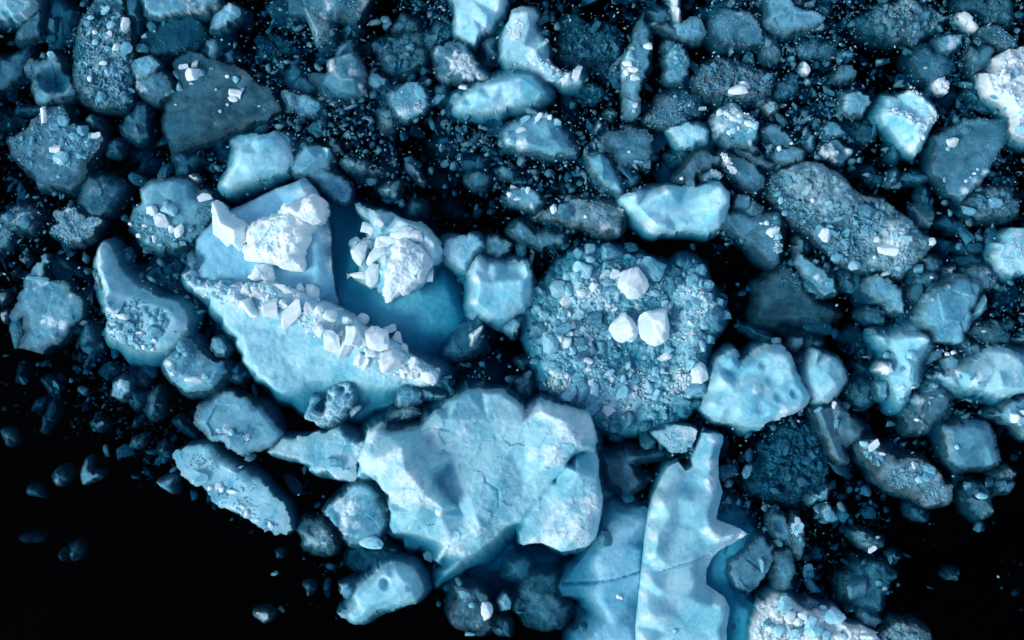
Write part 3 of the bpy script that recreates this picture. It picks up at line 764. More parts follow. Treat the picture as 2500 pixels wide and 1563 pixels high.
# ---- the floe buried in loose blocks
rf, zr, plr = F('B3', 'ice_floe', 'round slushy floe heaped with dozens of loose white blocks', 'b', -0.12,
  '290,560 400,420 520,330 640,270 720,240 860,270 940,330 1020,310 1130,350 1220,410 1300,350 1380,340 1475,385 1500,500 1560,620 1625,700 1590,820 1500,900 1460,1030 1480,1090 1490,1200 1430,1300 1330,1430 1100,1490 800,1530 660,1450 560,1370 440,1310 340,1200 300,1050 250,850 260,700',
  lm='the block-covered round floe', e=-0.22, sm=3, amp=0.10, chip=0.06, csz=.22, skirt=0.10, depth=0.9, jag=.12,
  ctrl=[(600, 450, 0.05), (760, 560, 0.05), (960, 560, 0.01), (1180, 640, -0.12), (1280, 560, -0.02), (1420, 560, 0.07), (1530, 700, 0.08), (1380, 740, 0.01), (1380, 950, 0.01), (900, 700, -0.10), (760, 720, -0.10), (560, 700, -0.03), (450, 760, 0.00), (350, 700, -0.02), (650, 850, -0.08), (900, 1000, -0.13), (1150, 1020, -0.13), (1000, 1080, -0.12), (1250, 1100, -0.06), (1400, 1150, 0.08), (620, 1040, -0.06), (420, 1000, 0.00), (820, 1200, 0.05), (1000, 1180, 0.06), (600, 1250, 0.01), (900, 1350, 0.03), (1250, 1250, 0.03), (1100, 1380, -0.06), (760, 1430, -0.10), (1000, 900, -0.10), (450, 1180, 0.01)],
  ch=[(600, 305, 50, 40, 30), (670, 345, 45, 35, 20), (670, 280, 42, 35), (800, 300, 72, 62, -20, 'p'), (632, 420, 82, 62, 30), (455, 550, 62, 75, 10), (505, 632, 55, 48), (965, 512, 105, 125, -15), (1112, 412, 105, 90, 35, 'p'), (1232, 540, 36, 52, 0, 'i'), (1375, 487, 47, 50, 0, 'p'), (1350, 380, 30, 48, 20, 'p'), (1435, 425, 42, 50, 0, 'p'), (835, 455, 36, 36), (512, 470, 42, 36), (612, 575, 42, 35), (316, 675, 36, 36), (910, 812, 105, 118, -30), (1120, 800, 122, 150, 5), (1120, 870, 70, 80, 40), (600, 787, 30, 65, -30, 'p'), (700, 740, 45, 42, 0, 'i'), (752, 790, 42, 22, 30, 'p'), (790, 846, 46, 22, 5, 'p'), (480, 830, 52, 44, 0, 'p'), (400, 925, 62, 75, -20), (512, 912, 48, 50, 20), (610, 900, 60, 35, 0, 'i'), (690, 950, 35, 60, -20, 'i'), (756, 945, 42, 62, -30, 'p'), (822, 918, 32, 38, -30, 'p'), (1185, 1012, 58, 32, -15), (305, 830, 56, 62, 0, 'i'), (1335, 665, 24, 48, 10, 'p'), (1380, 778, 36, 28), (1386, 895, 40, 38), (1365, 975, 35, 30, 0, 'p'), (1510, 745, 62, 78, 20, 'i'), (1420, 1125, 68, 95, 10), (1400, 1230, 80, 60, 0, 'p'), (525, 1272, 62, 45, -35), (625, 1242, 50, 78, 5, 'p'), (702, 1242, 34, 56, 5), (755, 1202, 32, 58, -20, 'p'), (880, 1262, 42, 72, 20), (796, 1366, 46, 62, 0), (1152, 1262, 36, 52, -20, 'p'), (1282, 1312, 78, 52, 10, 'p'), (425, 1120, 36, 24, 10), (810, 1118, 40, 28, -30), (938, 1070, 24, 34), (662, 1100, 24, 22), (520, 720, 22, 36), (370, 715, 36, 24), (1072, 610, 36, 22, -30, 'p'), (790, 660, 25, 25), (590, 1012, 42, 32, 0, 'i'), (682, 1372, 45, 52, 0, 'p'), (432, 1060, 46, 34, 0, 'p'), (330, 972, 28, 60, -15, 'p'), (760, 470, 35, 60, 25), (1020, 400, 28, 28, 0, 'p'), (780, 740, 22, 30, 0, 'p'), (450, 780, 45, 20, -25, 'p'), (520, 1020, 28, 26, 0, 'p'), (635, 938, 22, 15), (940, 1420, 40, 55, 0, 'i'), (700, 535, 30, 40, 30), (330, 560, 55, 35, 45, 'i'), (1470, 520, 40, 45, 0, 'p'), (535, 1165, 14, 34), (900, 1165, 22, 35), (1270, 500, 30, 25, 0, 'i')],
  rub=(210, .06, .17), rubm='b', crumb=(3200, .015, .06), crm='b')
rng_ = random.Random(77)
crumbs_on(rf, zr, plr, 1500, .015, .055, 'w', rng_, where=[(700, 530, 120), (900, 1230, 160), (1020, 1200, 120), (1420, 600, 110), (1520, 700, 80), (1260, 1170, 90), (460, 1190, 70), (1390, 900, 80)], tile='B3')
blocks_on('B3', rf, zr, [(1560, 650, 48, 40, 20, 'p'), (1600, 715, 42, 36, 0, 'b'), (1545, 800, 46, 36, 40, 'p'), (1490, 885, 42, 34, 0, 'b'), (1490, 600, 44, 38, 0, 'b'), (1300, 370, 36, 44, 0, 'p'), (1262, 425, 40, 36, 0, 'i'), (930, 322, 30, 26, 0, 'b'), (545, 315, 42, 36, 0, 'p'), (425, 430, 38, 32, 0, 'i'), (300, 565, 44, 34, 30, 'p'), (268, 700, 36, 32, 0, 'i'), (262, 860, 42, 38, 0, 'i'), (300, 1045, 42, 36, 0, 'p'), (360, 1225, 44, 36, 0, 'i'), (1492, 1125, 42, 50, 0, 'b'), (1470, 1230, 48, 40, 0, 'p'), (1400, 1335, 44, 38, 0, 'i'), (1250, 1440, 44, 38, 0, 'i'), (1050, 1490, 46, 40, 0, 'i'), (850, 1502, 48, 40, 0, 'p')], 'p', random.Random(31), lift=.35)
# ================================================================== floes traced from the photograph
# --- upper left
F('A1', 'ice_floe', 'bright white floe cut by the top left corner', 'b', .35, '-90,-80 240,-80 235,10 215,60 170,110 110,138 60,128 -90,150', lm='the corner floe at top left', frost=.15)
F('A1', 'ice_plate', 'grey pointed plate just below the top left corner floe', 'i', .06, '285,45 275,140 262,240 200,275 105,275 120,215 180,140 230,90', k=.88)
F('A1', 'ice_floe', 'deep blue sunken floe with one upright pale block, top left', 'i', -.22, '290,-40 400,-30 470,40 500,110 490,190 440,250 410,330 340,320 285,240 290,120', ch=[(350, 160, 40, 60, 5, 'i'), (395, 165, 12, 60, 0, 'p'), (320, 260, 40, 28, 0, 'i')])
F('A1', 'ice_floe', 'long blue sunken band of ice at the left edge', 'i', -.08, '-80,380 80,370 190,285 205,340 160,420 140,500 80,560 -80,660')
F('A1', 'ice_floe', 'hollowed blue floe with a ragged pale rim beside the long rubble floe', 'p', .05, '175,480 200,410 290,420 325,350 380,375 400,480 470,520 510,640 420,660 360,680 310,730 245,700 225,620 235,560', e=.06, dents=[(370, 540, 120, .28)], jag=.10, ch=[(345, 372, 28, 26)])
F('A1', 'ice_floe', 'long upright floe packed with small white rubble, upper left', 's', -.04, '550,130 640,20 690,-60 830,-60 835,90 890,150 885,250 910,370 890,450 905,600 895,690 850,740 740,745 640,730 560,660 500,590 480,440 490,300 520,190', lm='the long rubble floe at upper left',
  ch=[(760, 170, 40, 35, -30), (850, 180, 36, 50, 0), (735, 250, 30, 50, 20), (655, 290, 24, 28), (860, 340, 50, 70, 0, 'p'), (690, 660, 40, 45, 0, 'p'), (700, 45, 22), (725, 75, 30), (770, 120, 25), (620, 120, 28), (710, 435, 32, 18), (735, 495, 18, 30), (885, 615, 25, 28), (615, 540, 18, 22), (580, 430, 35, 12, 40), (800, 330, 40, 30), (650, 220, 22, 20)],
  rub=(70, .04, .11), crumb=(1500, .012, .045), amp=.07, chip=.05)
F('A1', 'ice_slab', 'smooth blue slab leaning behind the long rubble floe', 'i', -.1, '845,-50 970,-60 945,130 915,265 893,150 842,85', k=.9, sm=5)
F('A1', 'ice_floe', 'pale smooth floe cut by the top edge, first from the left corner', 'p', .14, '960,-60 1450,-60 1520,40 1420,80 1250,90 1080,120 1000,90', lm='the pale top-edge floe')
F('A1', 'ice_plate', 'dim blue plate sunk between the top-edge floe and the great clear plate', 'i', -.17, '1000,120 1130,110 1290,95 1370,170 1420,230 1330,300 1180,370 1040,380 950,330 940,270 1000,200', k=.88, ch=[(965, 325, 52, 38, 0, 'p'), (1030, 170, 38, 50, 0, 'i'), (1045, 200, 15, 15), (970, 238, 18, 14), (1110, 150, 18, 20, 0, 'p'), (1095, 240, 22, 14, 0, 'i')], crumb=(160, .012, .035))
F('A1', 'ice_shard', 'slanting pale shard right of the top-edge floe', 'p', .05, '1430,200 1450,130 1500,70 1560,20 1640,60 1640,110 1560,170 1500,215', cat='ice chunk')
F('A1', 'ice_chunk', 'small pale chunk above the tip of the great clear plate', 'p', .02, '1410,285 1470,260 1490,340 1460,380 1420,350', cat='ice chunk')
F('A1', 'ice_chunk', 'dim round chunk above the great clear plate edge', 'i', -.14, '1530,360 1580,330 1640,370 1600,425 1550,410', cat='ice chunk')
F('A1', 'ice_chunk', 'smooth rounded blue chunk right of the long rubble floe', 'p', .10, '895,460 915,400 1000,370 1050,390 1095,450 1050,500 1000,530 940,540 900,500', cat='ice chunk', amp=.02, chip=.008)
F('A1', 'ice_floe', 'blue hump tucked against the left edge of the great clear plate', 'i', .04, '935,560 1010,510 1100,480 1150,540 1190,620 1130,670 1050,690 970,650', sm=5)
F('A1', 'ice_plate', 'great clear grey plate with a few white crystals on top', 'g', -.07, '1170,430 1215,365 1300,330 1400,385 1480,410 1590,440 1680,500 1740,560 1830,610 1880,680 1930,740 1830,810 1700,850 1560,910 1380,985 1200,1030 1150,1000 1130,920 1110,860 1120,740 1150,650 1200,580 1200,500', lm='the great clear plate', e=.0, k=.93, sm=4, jag=.09, amp=.025,
  ch=[(1310, 512, 52, 45, 10), (1325, 437, 18, 26, 15), (1250, 455, 28, 24), (1605, 630, 42, 32, 20), (1592, 676, 38, 26, 10), (1612, 540, 24, 30), (1375, 500, 32, 28, 0, 'p'), (1552, 522, 18), (1555, 715, 15), (1505, 760, 14), (1220, 600, 20, 27), (1135, 640, 20, 15), (1175, 620, 15), (1305, 570, 18, 10), (1440, 470, 20, 12, 0, 'p'), (1475, 612, 12), (1805, 750, 8), (1770, 725, 12, 8), (1200, 715, 11), (1660, 610, 16, 14, 0, 'p')], crumb=(500, .008, .024), crm='i')
F('A1', 'ice_chunk', 'curved grey chunk floating right of the spiked rubble floe', 'i', -.12, '565,810 600,780 650,800 690,850 695,900 650,870 600,850', cat='ice chunk')
F('A1', 'ice_floe', 'small upright floe in the black gap left of the great clear plate', 'i', -.06, '795,855 850,820 900,740 930,705 995,720 990,850 975,945 910,960 850,920', crumb=(90, .01, .03))
F('A1', 'ice_chunk', 'five-sided grey chunk in black water right of the spiked floe', 'i', -.04, '720,975 770,950 830,980 835,1020 780,1055 735,1040', cat='ice chunk')
F('A1', 'ice_plate', 'faint dark sliver plate deep in the black gap, upper left', 'i', -.42, '850,995 1000,985 1000,1050 900,1060', cat='ice chunk')
F('A1', 'ice_chunk', 'grey shield-shaped chunk under the great clear plate', 'i', -.10, '1165,1050 1270,1020 1380,1085 1330,1120 1300,1180 1260,1200 1210,1190', cat='ice chunk', sm=6)
F('A1', 'ice_floe', 'spiked rubble floe with one upright white tooth near the left edge', 'i', .03, '35,965 60,920 160,900 230,830 280,770 350,740 420,730 460,770 480,830 560,870 620,900 690,905 710,950 690,1020 640,1070 590,1130 560,1220 480,1290 380,1290 270,1250 250,1180 160,1130 70,1050', lm='the spiked rubble floe', e=-.03,
  ch=[(300, 775, 26, 62, 0), (440, 830, 45, 45, 20, 'p'), (375, 1020, 36, 26, 10), (425, 1080, 60, 50, -20), (345, 1070, 40, 30, 10, 'p'), (560, 900, 38, 38, 0, 'p'), (510, 930, 40, 35, 0, 'p'), (660, 930, 28, 26), (545, 1060, 32, 28, 0, 'p'), (360, 960, 24, 24, 0, 'p'), (425, 980, 20, 45, 10, 'p'), (600, 970, 25, 20, 0, 'p'), (370, 860, 30, 30, 0, 'p'), (620, 930, 20, 30, 20, 'p'), (400, 1210, 15, 15)], rub=(34, .04, .11), crumb=(700, .012, .04), where=[(380, 800, 110), (470, 920, 140), (560, 970, 120), (180, 950, 110), (450, 1050, 100), (200, 1110, 80)])
F('A1', 'ice_floe', 'pale smooth wedge floe above the tip of the split iceberg', 'b', .22, '1480,1275 1530,1200 1580,1100 1600,1020 1560,950 1640,900 1760,910 1880,890 1960,960 2000,1050 1990,1130 1950,1180 1850,1200 1700,1240 1560,1295', lm='the pale wedge above the split iceberg', sm=4, ctrl=[(1540, 1240, .1), (1620, 1130, .22), (1640, 980, -.02), (1700, 980, .05), (1760, 960, .25), (1850, 950, .22), (1920, 1040, .15), (1850, 1130, .2), (1700, 1160, .28), (1650, 1050, .28), (1780, 1060, .3)])
F('A1', 'ice_floe', 'dim rounded floe below the spiked rubble floe', 'i', -.06, '520,1370 560,1280 600,1200 700,1180 810,1210 840,1290 800,1380 740,1460 640,1480 560,1430', sm=5)
F('B1', 'ice_floe', 'crumbled pale floe joined below the dim rounded floe, left', 's', .04, '345,30 380,0 470,-20 560,40 640,60 700,80 650,150 630,190 560,230 440,230 370,190 320,150 400,90', rub=(14, .04, .12), crumb=(260, .012, .04))
F('A1', 'ice_chunk', 'small oval chunk below the spiked rubble floe', 'i', .0, '255,1250 300,1225 365,1255 350,1290 290,1295', cat='ice chunk')
F('A1', 'ice_chunk', 'faint sunken sliver below the spiked rubble floe at left', 'i', -.34, '90,1350 200,1320 240,1350 220,1385 110,1380', cat='ice chunk')
F('B1', 'ice_floe', 'dim crusted floe cut by the left edge under the spiked floe', 's', -.05, '-60,80 40,20 110,-20 200,-20 255,20 240,90 200,150 120,160 80,150 60,230 -60,340', rub=(12, .05, .12), crumb=(150, .012, .04), ch=[(165, 90, 45, 50, 0, 'i'), (60, 55, 40, 40, 0, 'i')])
F('A1', 'ice_floe', 'round floe carrying big rounded white blocks left of the split iceberg', 'p', .06, '955,1290 1030,1240 1180,1215 1300,1230 1340,1290 1440,1320 1470,1380 1430,1500 1400,1560 1330,1630 1200,1700 1080,1710 960,1640 900,1560 870,1500 900,1420 960,1390', lm='the round floe with rounded blocks', e=-.06, sm=3,
  ctrl=[(980, 1310, .2), (1080, 1260, .28), (1200, 1240, .3), (1290, 1270, .2), (1150, 1340, .18), (1280, 1350, .08), (1000, 1400, .1), (1100, 1420, .06), (1350, 1420, -.02), (1250, 1500, .0), (1100, 1600, .02), (1000, 1560, .0), (1300, 1580, -.05), (1180, 1650, -.04)],
  ch=[(1385, 1355, 58, 42, 0), (1045, 1440, 48, 42, -10), (1160, 1440, 60, 50, 20), (1095, 1505, 46, 55, -20), (1225, 1578, 34, 55, 15), (950, 1610, 26, 22), (1170, 1565, 24, 28), (1055, 1642, 15, 28, -20), (1015, 1645, 22, 24), (1140, 1385, 28, 20, 0, 'p'), (990, 1545, 22, 18), (885, 1530, 14), (1190, 1670, 26, 22, 0, 'p'), (1300, 1570, 25, 30, 0, 'i'), (1375, 1550, 25, 28, 0, 'i'), (1030, 1570, 15), (1240, 1660, 30, 18, 0, 'p')], rub=(26, .035, .09), crumb=(420, .012, .04), where=[(960, 1520, 90), (1080, 1620, 110), (1280, 1600, 110), (1400, 1480, 70), (1180, 1640, 90)])
F('A1', 'ice_shard', 'tiny white shard at the top of the rounded-block floe', 'w', .08, '1285,1197 1320,1200 1352,1222 1325,1228', cat='ice chunk')
F('A1', 'ice_floe', 'thin sunken log of ice at the left edge', 'i', -.07, '70,735 160,728 250,725 270,750 150,765', cat='ice chunk')
F('A1', 'ice_floe', 'dark sunken floe at the left edge beside the spiked floe', 'i', -.38, '-60,700 60,740 110,760 130,820 60,870 -60,870')
# --- upper middle left
F('A2', 'ice_floe', 'broad blue-grey floe cut by the top edge, left of centre', 'i', -.02, '240,-60 860,-60 840,10 800,60 740,145 640,120 560,150 420,110 300,90', lm='the broad top-edge floe', sm=4, crumb=(120, .012, .04))
F('A2', 'ice_chunk', 'rounded grey chunk under the broad top-edge floe', 'i', -.1, '270,110 330,95 360,140 310,185', cat='ice chunk')
F('A2', 'ice_chunk', 'dim wedge under the right corner of the broad top-edge floe', 'i', -.10, '640,190 730,140 785,190 770,230 690,250', cat='ice chunk')
F('A2', 'ice_floe', 'dark round patch of frozen slush above the great clear plate tip', 's', -.3, '80,240 160,205 230,240 300,280 360,340 270,370 130,385 65,340', crumb=(150, .012, .05), chip=.05)
F('A2', 'ice_floe', 'darker slush patch below the round slush patch', 's', -.38, '80,420 200,390 260,450 230,520 130,530', chip=.05)
F('A2', 'ice_chunk', 'grey lobed chunk right of the great clear plate tip', 'i', -.12, '245,510 290,430 340,420 380,470 440,530 470,610 380,640 300,590', cat='ice chunk')
F('A2', 'ice_chunk', 'saddle-shaped pale chunk right of the great clear plate', 'p', .08, '245,625 270,615 340,655 400,655 500,680 515,720 480,780 370,790 350,740 290,730', cat='ice chunk', dents=[(350, 680, 50, .1)])
F('A2', 'ice_floe', 'pointed wedge floe with two bright white faces, upper middle', 'i', .25, '540,400 600,370 640,300 710,275 730,340 780,390 820,450 825,580 815,640 760,660 640,680 540,640 430,540 450,480 540,480', lm='the pointed two-faced wedge', sm=2, e=-.04, snow=[(585, 460, 55), (770, 500, 48), (785, 590, 30)],
  ctrl=[(690, 310, .25), (640, 400, .35), (660, 560, .3), (735, 380, .5), (745, 560, .4), (790, 560, .2), (800, 480, .25), (590, 420, .35), (580, 500, .25), (520, 560, -.08), (620, 640, -.1), (720, 640, -.05), (770, 430, .4)])
F('A2', 'ice_chunk', 'small pale chunk right of the pointed two-faced wedge', 'p', .04, '830,530 860,495 960,540 960,580 900,610 840,580', cat='ice chunk')
F('A2', 'ice_floe', 'rough dark crusted floe between pointed wedge and grey wedge', 's', -.12, '850,300 900,250 1010,220 1190,225 1220,300 1210,400 1150,460 1010,500 950,470 900,410 900,350', rub=(18, .05, .14), rubm='i', crumb=(300, .012, .04), crm='i', ch=[(1125, 320, 40, 32, 0, 'i'), (885, 310, 35, 32, 0, 'i'), (980, 400, 50, 45, 0, 'i')])
F('A2', 'ice_chunk', 'dim crusted chunk near the top edge, above the crusted floe', 's', -.1, '1000,170 1060,80 1110,100 1170,150 1160,200 1100,210 1010,200', cat='ice chunk')
F('A2', 'ice_floe', 'dim slanting floe left of the bright top-edge shard', 's', -.12, '1190,210 1330,140 1430,120 1420,210 1330,290 1260,335 1220,290', crumb=(120, .012, .04))
F('A2', 'ice_floe', 'bright smooth shard with a white right flank, cut by the top edge', 'b', .35, '1395,-60 1430,80 1430,210 1490,260 1570,305 1620,240 1700,150 1790,10 1790,-60', lm='the bright top-edge shard', sm=2, amp=.02, ctrl=[(1450, 80, .15), (1460, 200, .1), (1540, 0, .25), (1550, 130, .25), (1570, 280, .2), (1650, 130, .45), (1740, 0, .55), (1590, 220, .38), (1720, 90, .25), (1640, 200, .2)], snow=[(1720, 60, 55), (1640, 190, 45)])
F('A2', 'ice_floe', 'smooth grey wedge with a gritty white corner, upper middle', 'i', .18, '1270,370 1300,320 1400,270 1500,310 1560,390 1650,480 1675,530 1560,550 1380,580 1320,520', lm='the smooth grey wedge', sm=4, chip=.006, amp=.02, snow=[(1540, 430, 45), (1480, 385, 35)], crumb=(60, .01, .03), crm='w', where=[(1540, 430, 50), (1480, 385, 40), (1600, 470, 30)])
F('A2', 'ice_chunk', 'dim upright chunk under the smooth grey wedge', 'i', -.1, '1280,640 1300,580 1350,560 1380,610 1370,680 1320,700', cat='ice chunk')
F('A2', 'ice_chunk', 'small dark angular chunk left of the thick ice log', 'i', -.06, '1360,740 1380,700 1430,700 1420,760 1385,790', cat='ice chunk')
F('A2', 'ice_chunk', 'dim chunk between grey wedge and L-shaped white floe', 's', -.1, '1610,310 1650,250 1720,250 1715,340 1690,410 1640,415', cat='ice chunk')
F('A2', 'ice_floe', 'rounded blue floe with white snow on its lower edge, upper middle', 'p', .10, '975,650 1030,590 1150,560 1240,590 1250,690 1240,740 1180,790 1100,825 1040,790 1000,720', lm='the snow-edged round floe', snow=[(1080, 770, 55), (1180, 750, 40), (1070, 630, 12)], sm=4, crumb=(80, .01, .03), where=[(1080, 770, 60), (1190, 740, 40)], crm='w')
F('A2', 'ice_floe', 'grey wedge tucked below the snow-edged round floe', 's', -.05, '880,740 960,720 1040,760 1040,840 970,890 930,890 900,820', crumb=(60, .01, .03))
F('A2', 'ice_chunk', 'small upright grey chunk below the saddle-shaped chunk', 'i', -.05, '470,830 510,750 545,790 540,850 480,860', cat='ice chunk')
F('A2', 'ice_floe', 'ridged pale floe between pale wedge and split iceberg', 'p', .14, '310,1140 340,1060 400,990 500,985 580,1010 590,1080 560,1150 430,1200 340,1190', sm=2, ctrl=[(350, 1140, .05), (420, 1030, .08), (480, 1095, .3), (570, 1025, .28), (520, 1130, .12), (420, 1150, .2), (560, 1080, .15)], snow=[(520, 1065, 25), (560, 1030, 20)])
F('A2', 'ice_chunk', 'small grey lump right of the ridged pale floe', 'g', .12, '575,940 600,950 655,1030 600,1040 575,1000', cat='ice chunk')
F('A2', 'ice_floe', 'smooth oblong blue floe against the back of the split iceberg', 'p', .05, '440,1200 510,1150 610,1180 700,1240 735,1310 710,1370 650,1400 560,1330 490,1260', sm=5, amp=.02)
F('A2', 'ice_chunk', 'dim ragged chunk in the dark water above the split iceberg', 's', -.05, '650,1100 700,1070 800,1090 850,1120 840,1160 740,1190 690,1150', cat='ice chunk')
F('A2', 'ice_shard', 'brownish grey shard right of the dim ragged chunk', 'g', .05, '830,1150 930,1150 940,1185 860,1195', cat='ice chunk')
F('A2', 'ice_chunk', 'three-cornered dim chunk in black water above the split iceberg', 's', -.03, '915,1290 960,1250 1050,1230 1040,1320 1000,1380 960,1330', cat='ice chunk')
F('A2', 'ice_chunk', 'round dim chunk in black water above the snowy block heap', 'i', -.12, '1090,1400 1140,1365 1220,1385 1210,1450 1150,1490 1100,1460', cat='ice chunk')
F('A2', 'ice_shard', 'thin bent grey sliver alone in black water, upper middle', 'g', .06, '1095,1105 1140,1130 1180,1180 1230,1250 1210,1255 1150,1190 1100,1150', cat='ice chunk')
F('A2', 'ice_chunk', 'faint deep chunk right of the round dim chunk', 'i', -.42, '1350,1390 1440,1380 1470,1460 1390,1450', cat='ice chunk')
F('A2', 'ice_floe', 'faint deep floe below the thick ice log', 's', -.5, '1230,930 1330,860 1420,860 1470,950 1450,1060 1330,1090 1250,1040')
F('A2', 'ice_floe', 'very faint deep floe in the dark middle water', 's', -.7, '1230,1140 1380,1110 1460,1180 1420,1260 1300,1270')
F('A2', 'ice_chunk', 'dim flat chunk left of the rubble-backed blue floe', 'i', -.14, '1470,1100 1560,1050 1660,1080 1640,1140 1540,1150', cat='ice chunk')
F('A2', 'ice_chunk', 'grey angular chunk below the rubble-backed blue floe', 'i', .02, '1500,1200 1590,1155 1670,1210 1640,1270 1560,1275', cat='ice chunk')
F('A2', 'ice_chunk', 'grey wedge chunk right of the grey angular chunk, centre top', 'i', .02, '1700,1150 1750,1130 1830,1180 1830,1230 1750,1210', cat='ice chunk')
F('A2', 'ice_shard', 'small pointed shard in the gap left of rubble-backed floe', 'i', .0, '1530,940 1610,900 1580,960 1540,980', cat='ice chunk')
# --- upper middle right
F('A3', 'ice_floe', 'small pale floe with square white crystals, left of the double-lump floe', 'p', .10, '80,1340 120,1270 260,1290 330,1340 370,1385 290,1435 150,1410 90,1390', ch=[(148, 1280, 30, 20), (250, 1302, 22, 28, 20), (125, 1330, 20, 18), (180, 1360, 32, 12), (215, 1290, 16, 12, 0, 'p')])
F('A3', 'ice_floe', 'L-shaped white floe with a crumbling hooked tail, upper middle', 'b', .30, '70,260 90,180 140,60 210,30 300,60 320,100 290,170 340,230 370,270 385,310 390,390 430,440 500,480 560,500 600,440 612,550 560,560 480,570 390,540 300,480 220,440 130,410 60,390', lm='the L-shaped white floe', e=-.02, sm=2,
  ctrl=[(150, 110, .4), (250, 100, .42), (260, 180, .38), (160, 210, .3), (120, 300, .22), (220, 320, .3), (300, 350, .32), (350, 300, .28), (330, 430, .35), (420, 500, .35), (520, 530, .3), (590, 500, .35), (310, 220, .0), (100, 380, .05)], snow=[(220, 90, 60), (150, 250, 60), (260, 390, 60), (400, 490, 70), (500, 530, 50), (590, 500, 35)],
  ch=[(372, 285, 18, 26), (345, 318, 25, 22), (400, 500, 30, 24), (455, 510, 28, 26), (520, 525, 18, 22), (578, 500, 24, 45, 20), (300, 440, 24, 20), (350, 470, 24, 22), (420, 545, 30, 18), (490, 545, 25, 18), (240, 430, 18, 22), (380, 455, 22, 20)], rub=(22, .03, .08), rubm='w', crumb=(220, .01, .035), crm='w', where=[(330, 460, 90), (430, 510, 80), (530, 530, 60), (160, 220, 60)])
F('A3', 'ice_plate', 'broad dark slush plate right of the L-shaped white floe', 's', -.2, '470,250 560,170 700,120 880,150 900,260 890,400 800,500 640,480 500,430', rub=(60, .05, .15), rubm='i', crumb=(900, .012, .045), crm='s', chip=.06, jag=.2)
F('A3', 'ice_floe', 'thick pale ice log lying slantwise, upper middle', 'b', .38, '-255,720 -230,660 -190,640 -120,580 0,530 150,495 270,500 330,560 375,620 350,660 250,700 100,735 -80,760 -220,755', lm='the thick ice log', sm=4, frost=.08, ctrl=[(-200, 720, .2), (-100, 640, .42), (60, 580, .5), (200, 540, .45), (300, 600, .35), (200, 650, .35), (0, 690, .35), (-120, 730, .22), (-60, 590, .25)], skirt=.2, ch=[(-195, 598, 34, 20, 5), (-235, 650, 26, 20, 0, 'p')])
F('A3', 'ice_floe', 'upright needle-shaped floe with a spine of white crystals', 'p', .18, '1045,85 1080,200 1100,330 1090,450 1040,560 1015,700 1000,790 960,800 910,770 905,650 890,540 890,450 940,330 975,200 1010,140', lm='the needle floe', sm=3, k=.6, ch=[(1070, 322, 36, 28, 10), (940, 385, 28, 34, 10), (955, 340, 20, 18), (930, 440, 40, 28, 10), (965, 482, 42, 22, 10), (920, 500, 25, 32), (965, 535, 30, 20), (930, 540, 22, 16, 0, 'p'), (977, 720, 15, 18), (972, 762, 14, 18), (905, 515, 18, 20)], crumb=(80, .01, .03), where=[(940, 460, 60)], crm='w')
F('A3', 'ice_chunk', 'dim round chunk right of the needle floe tip', 'i', -.05, '1050,60 1120,20 1220,40 1225,110 1150,165 1090,130', cat='ice chunk')
F('A3', 'ice_shard', 'narrow white sliver at the top edge right of the needle floe', 'w', .14, '1220,-40 1285,-40 1295,80 1285,140 1260,130 1240,60', cat='ice chunk')
F('A3', 'ice_chunk', 'smooth pale chunk below the narrow white sliver', 'p', .08, '1255,170 1380,110 1440,150 1475,230 1400,290 1320,280 1270,230', cat='ice chunk', sm=4)
F('A3', 'ice_plate', 'thin grey plate left of the smooth pale chunk', 'g', .03, '1110,180 1200,150 1260,200 1330,270 1260,260', cat='ice chunk')
F('A3', 'ice_floe', 'upright frosted blue floe right of the needle floe', 'p', .12, '1190,370 1260,300 1320,320 1345,400 1350,500 1290,570 1210,560 1195,470', frost=.15, rub=(8, .04, .09), rubm='p', crumb=(120, .01, .03))
F('A3', 'ice_shard', 'grey flake above the upright frosted floe', 'i', .02, '1180,260 1260,290 1250,330 1190,360', cat='ice chunk')
F('A3', 'ice_floe', 'broad pale frosted floe near the top edge, right of centre', 'i', .03, '1490,190 1560,80 1650,60 1790,110 1860,180 1860,300 1730,320 1580,300 1510,250', lm='the frosted floe near the top edge', frost=.10, crumb=(140, .01, .03))
F('A3', 'ice_floe', 'dim fringe floe right of the broad frosted floe', 's', -.08, '1870,205 1960,260 1990,330 1960,420 1880,400 1860,310')
F('A3', 'ice_plate', 'wide slush plate with a bright snow mound, right of centre', 's', -.07, '1370,520 1450,450 1580,400 1690,410 1840,470 1930,520 1920,620 1850,690 1700,680 1500,660 1400,590', lm='the slush plate with a snow mound', chip=.05, jag=.16, rub=(40, .04, .12), rubm='i', ch=[(1690, 620, 75, 42, -5), (1650, 630, 50, 30), (1720, 590, 45, 30), (1880, 530, 40, 34, 0, 'p')], crumb=(900, .012, .04), crm='s')
F('A3', 'ice_plate', 'gritty grey plate below the needle floe', 'g', .0, '1040,830 1130,720 1170,650 1300,610 1440,660 1460,750 1330,830 1180,870 1080,870', frost=.05, crumb=(350, .01, .035), crm='p', ch=[(1443, 735, 25, 18, 20), (1255, 658, 14), (1350, 720, 12), (1330, 632, 12)])
F('A3', 'ice_floe', 'smooth pale floe left of the floe with white rubble stripe', 'b', .12, '1190,880 1320,830 1400,825 1490,890 1480,960 1390,1000 1280,1000 1240,930', sm=4)
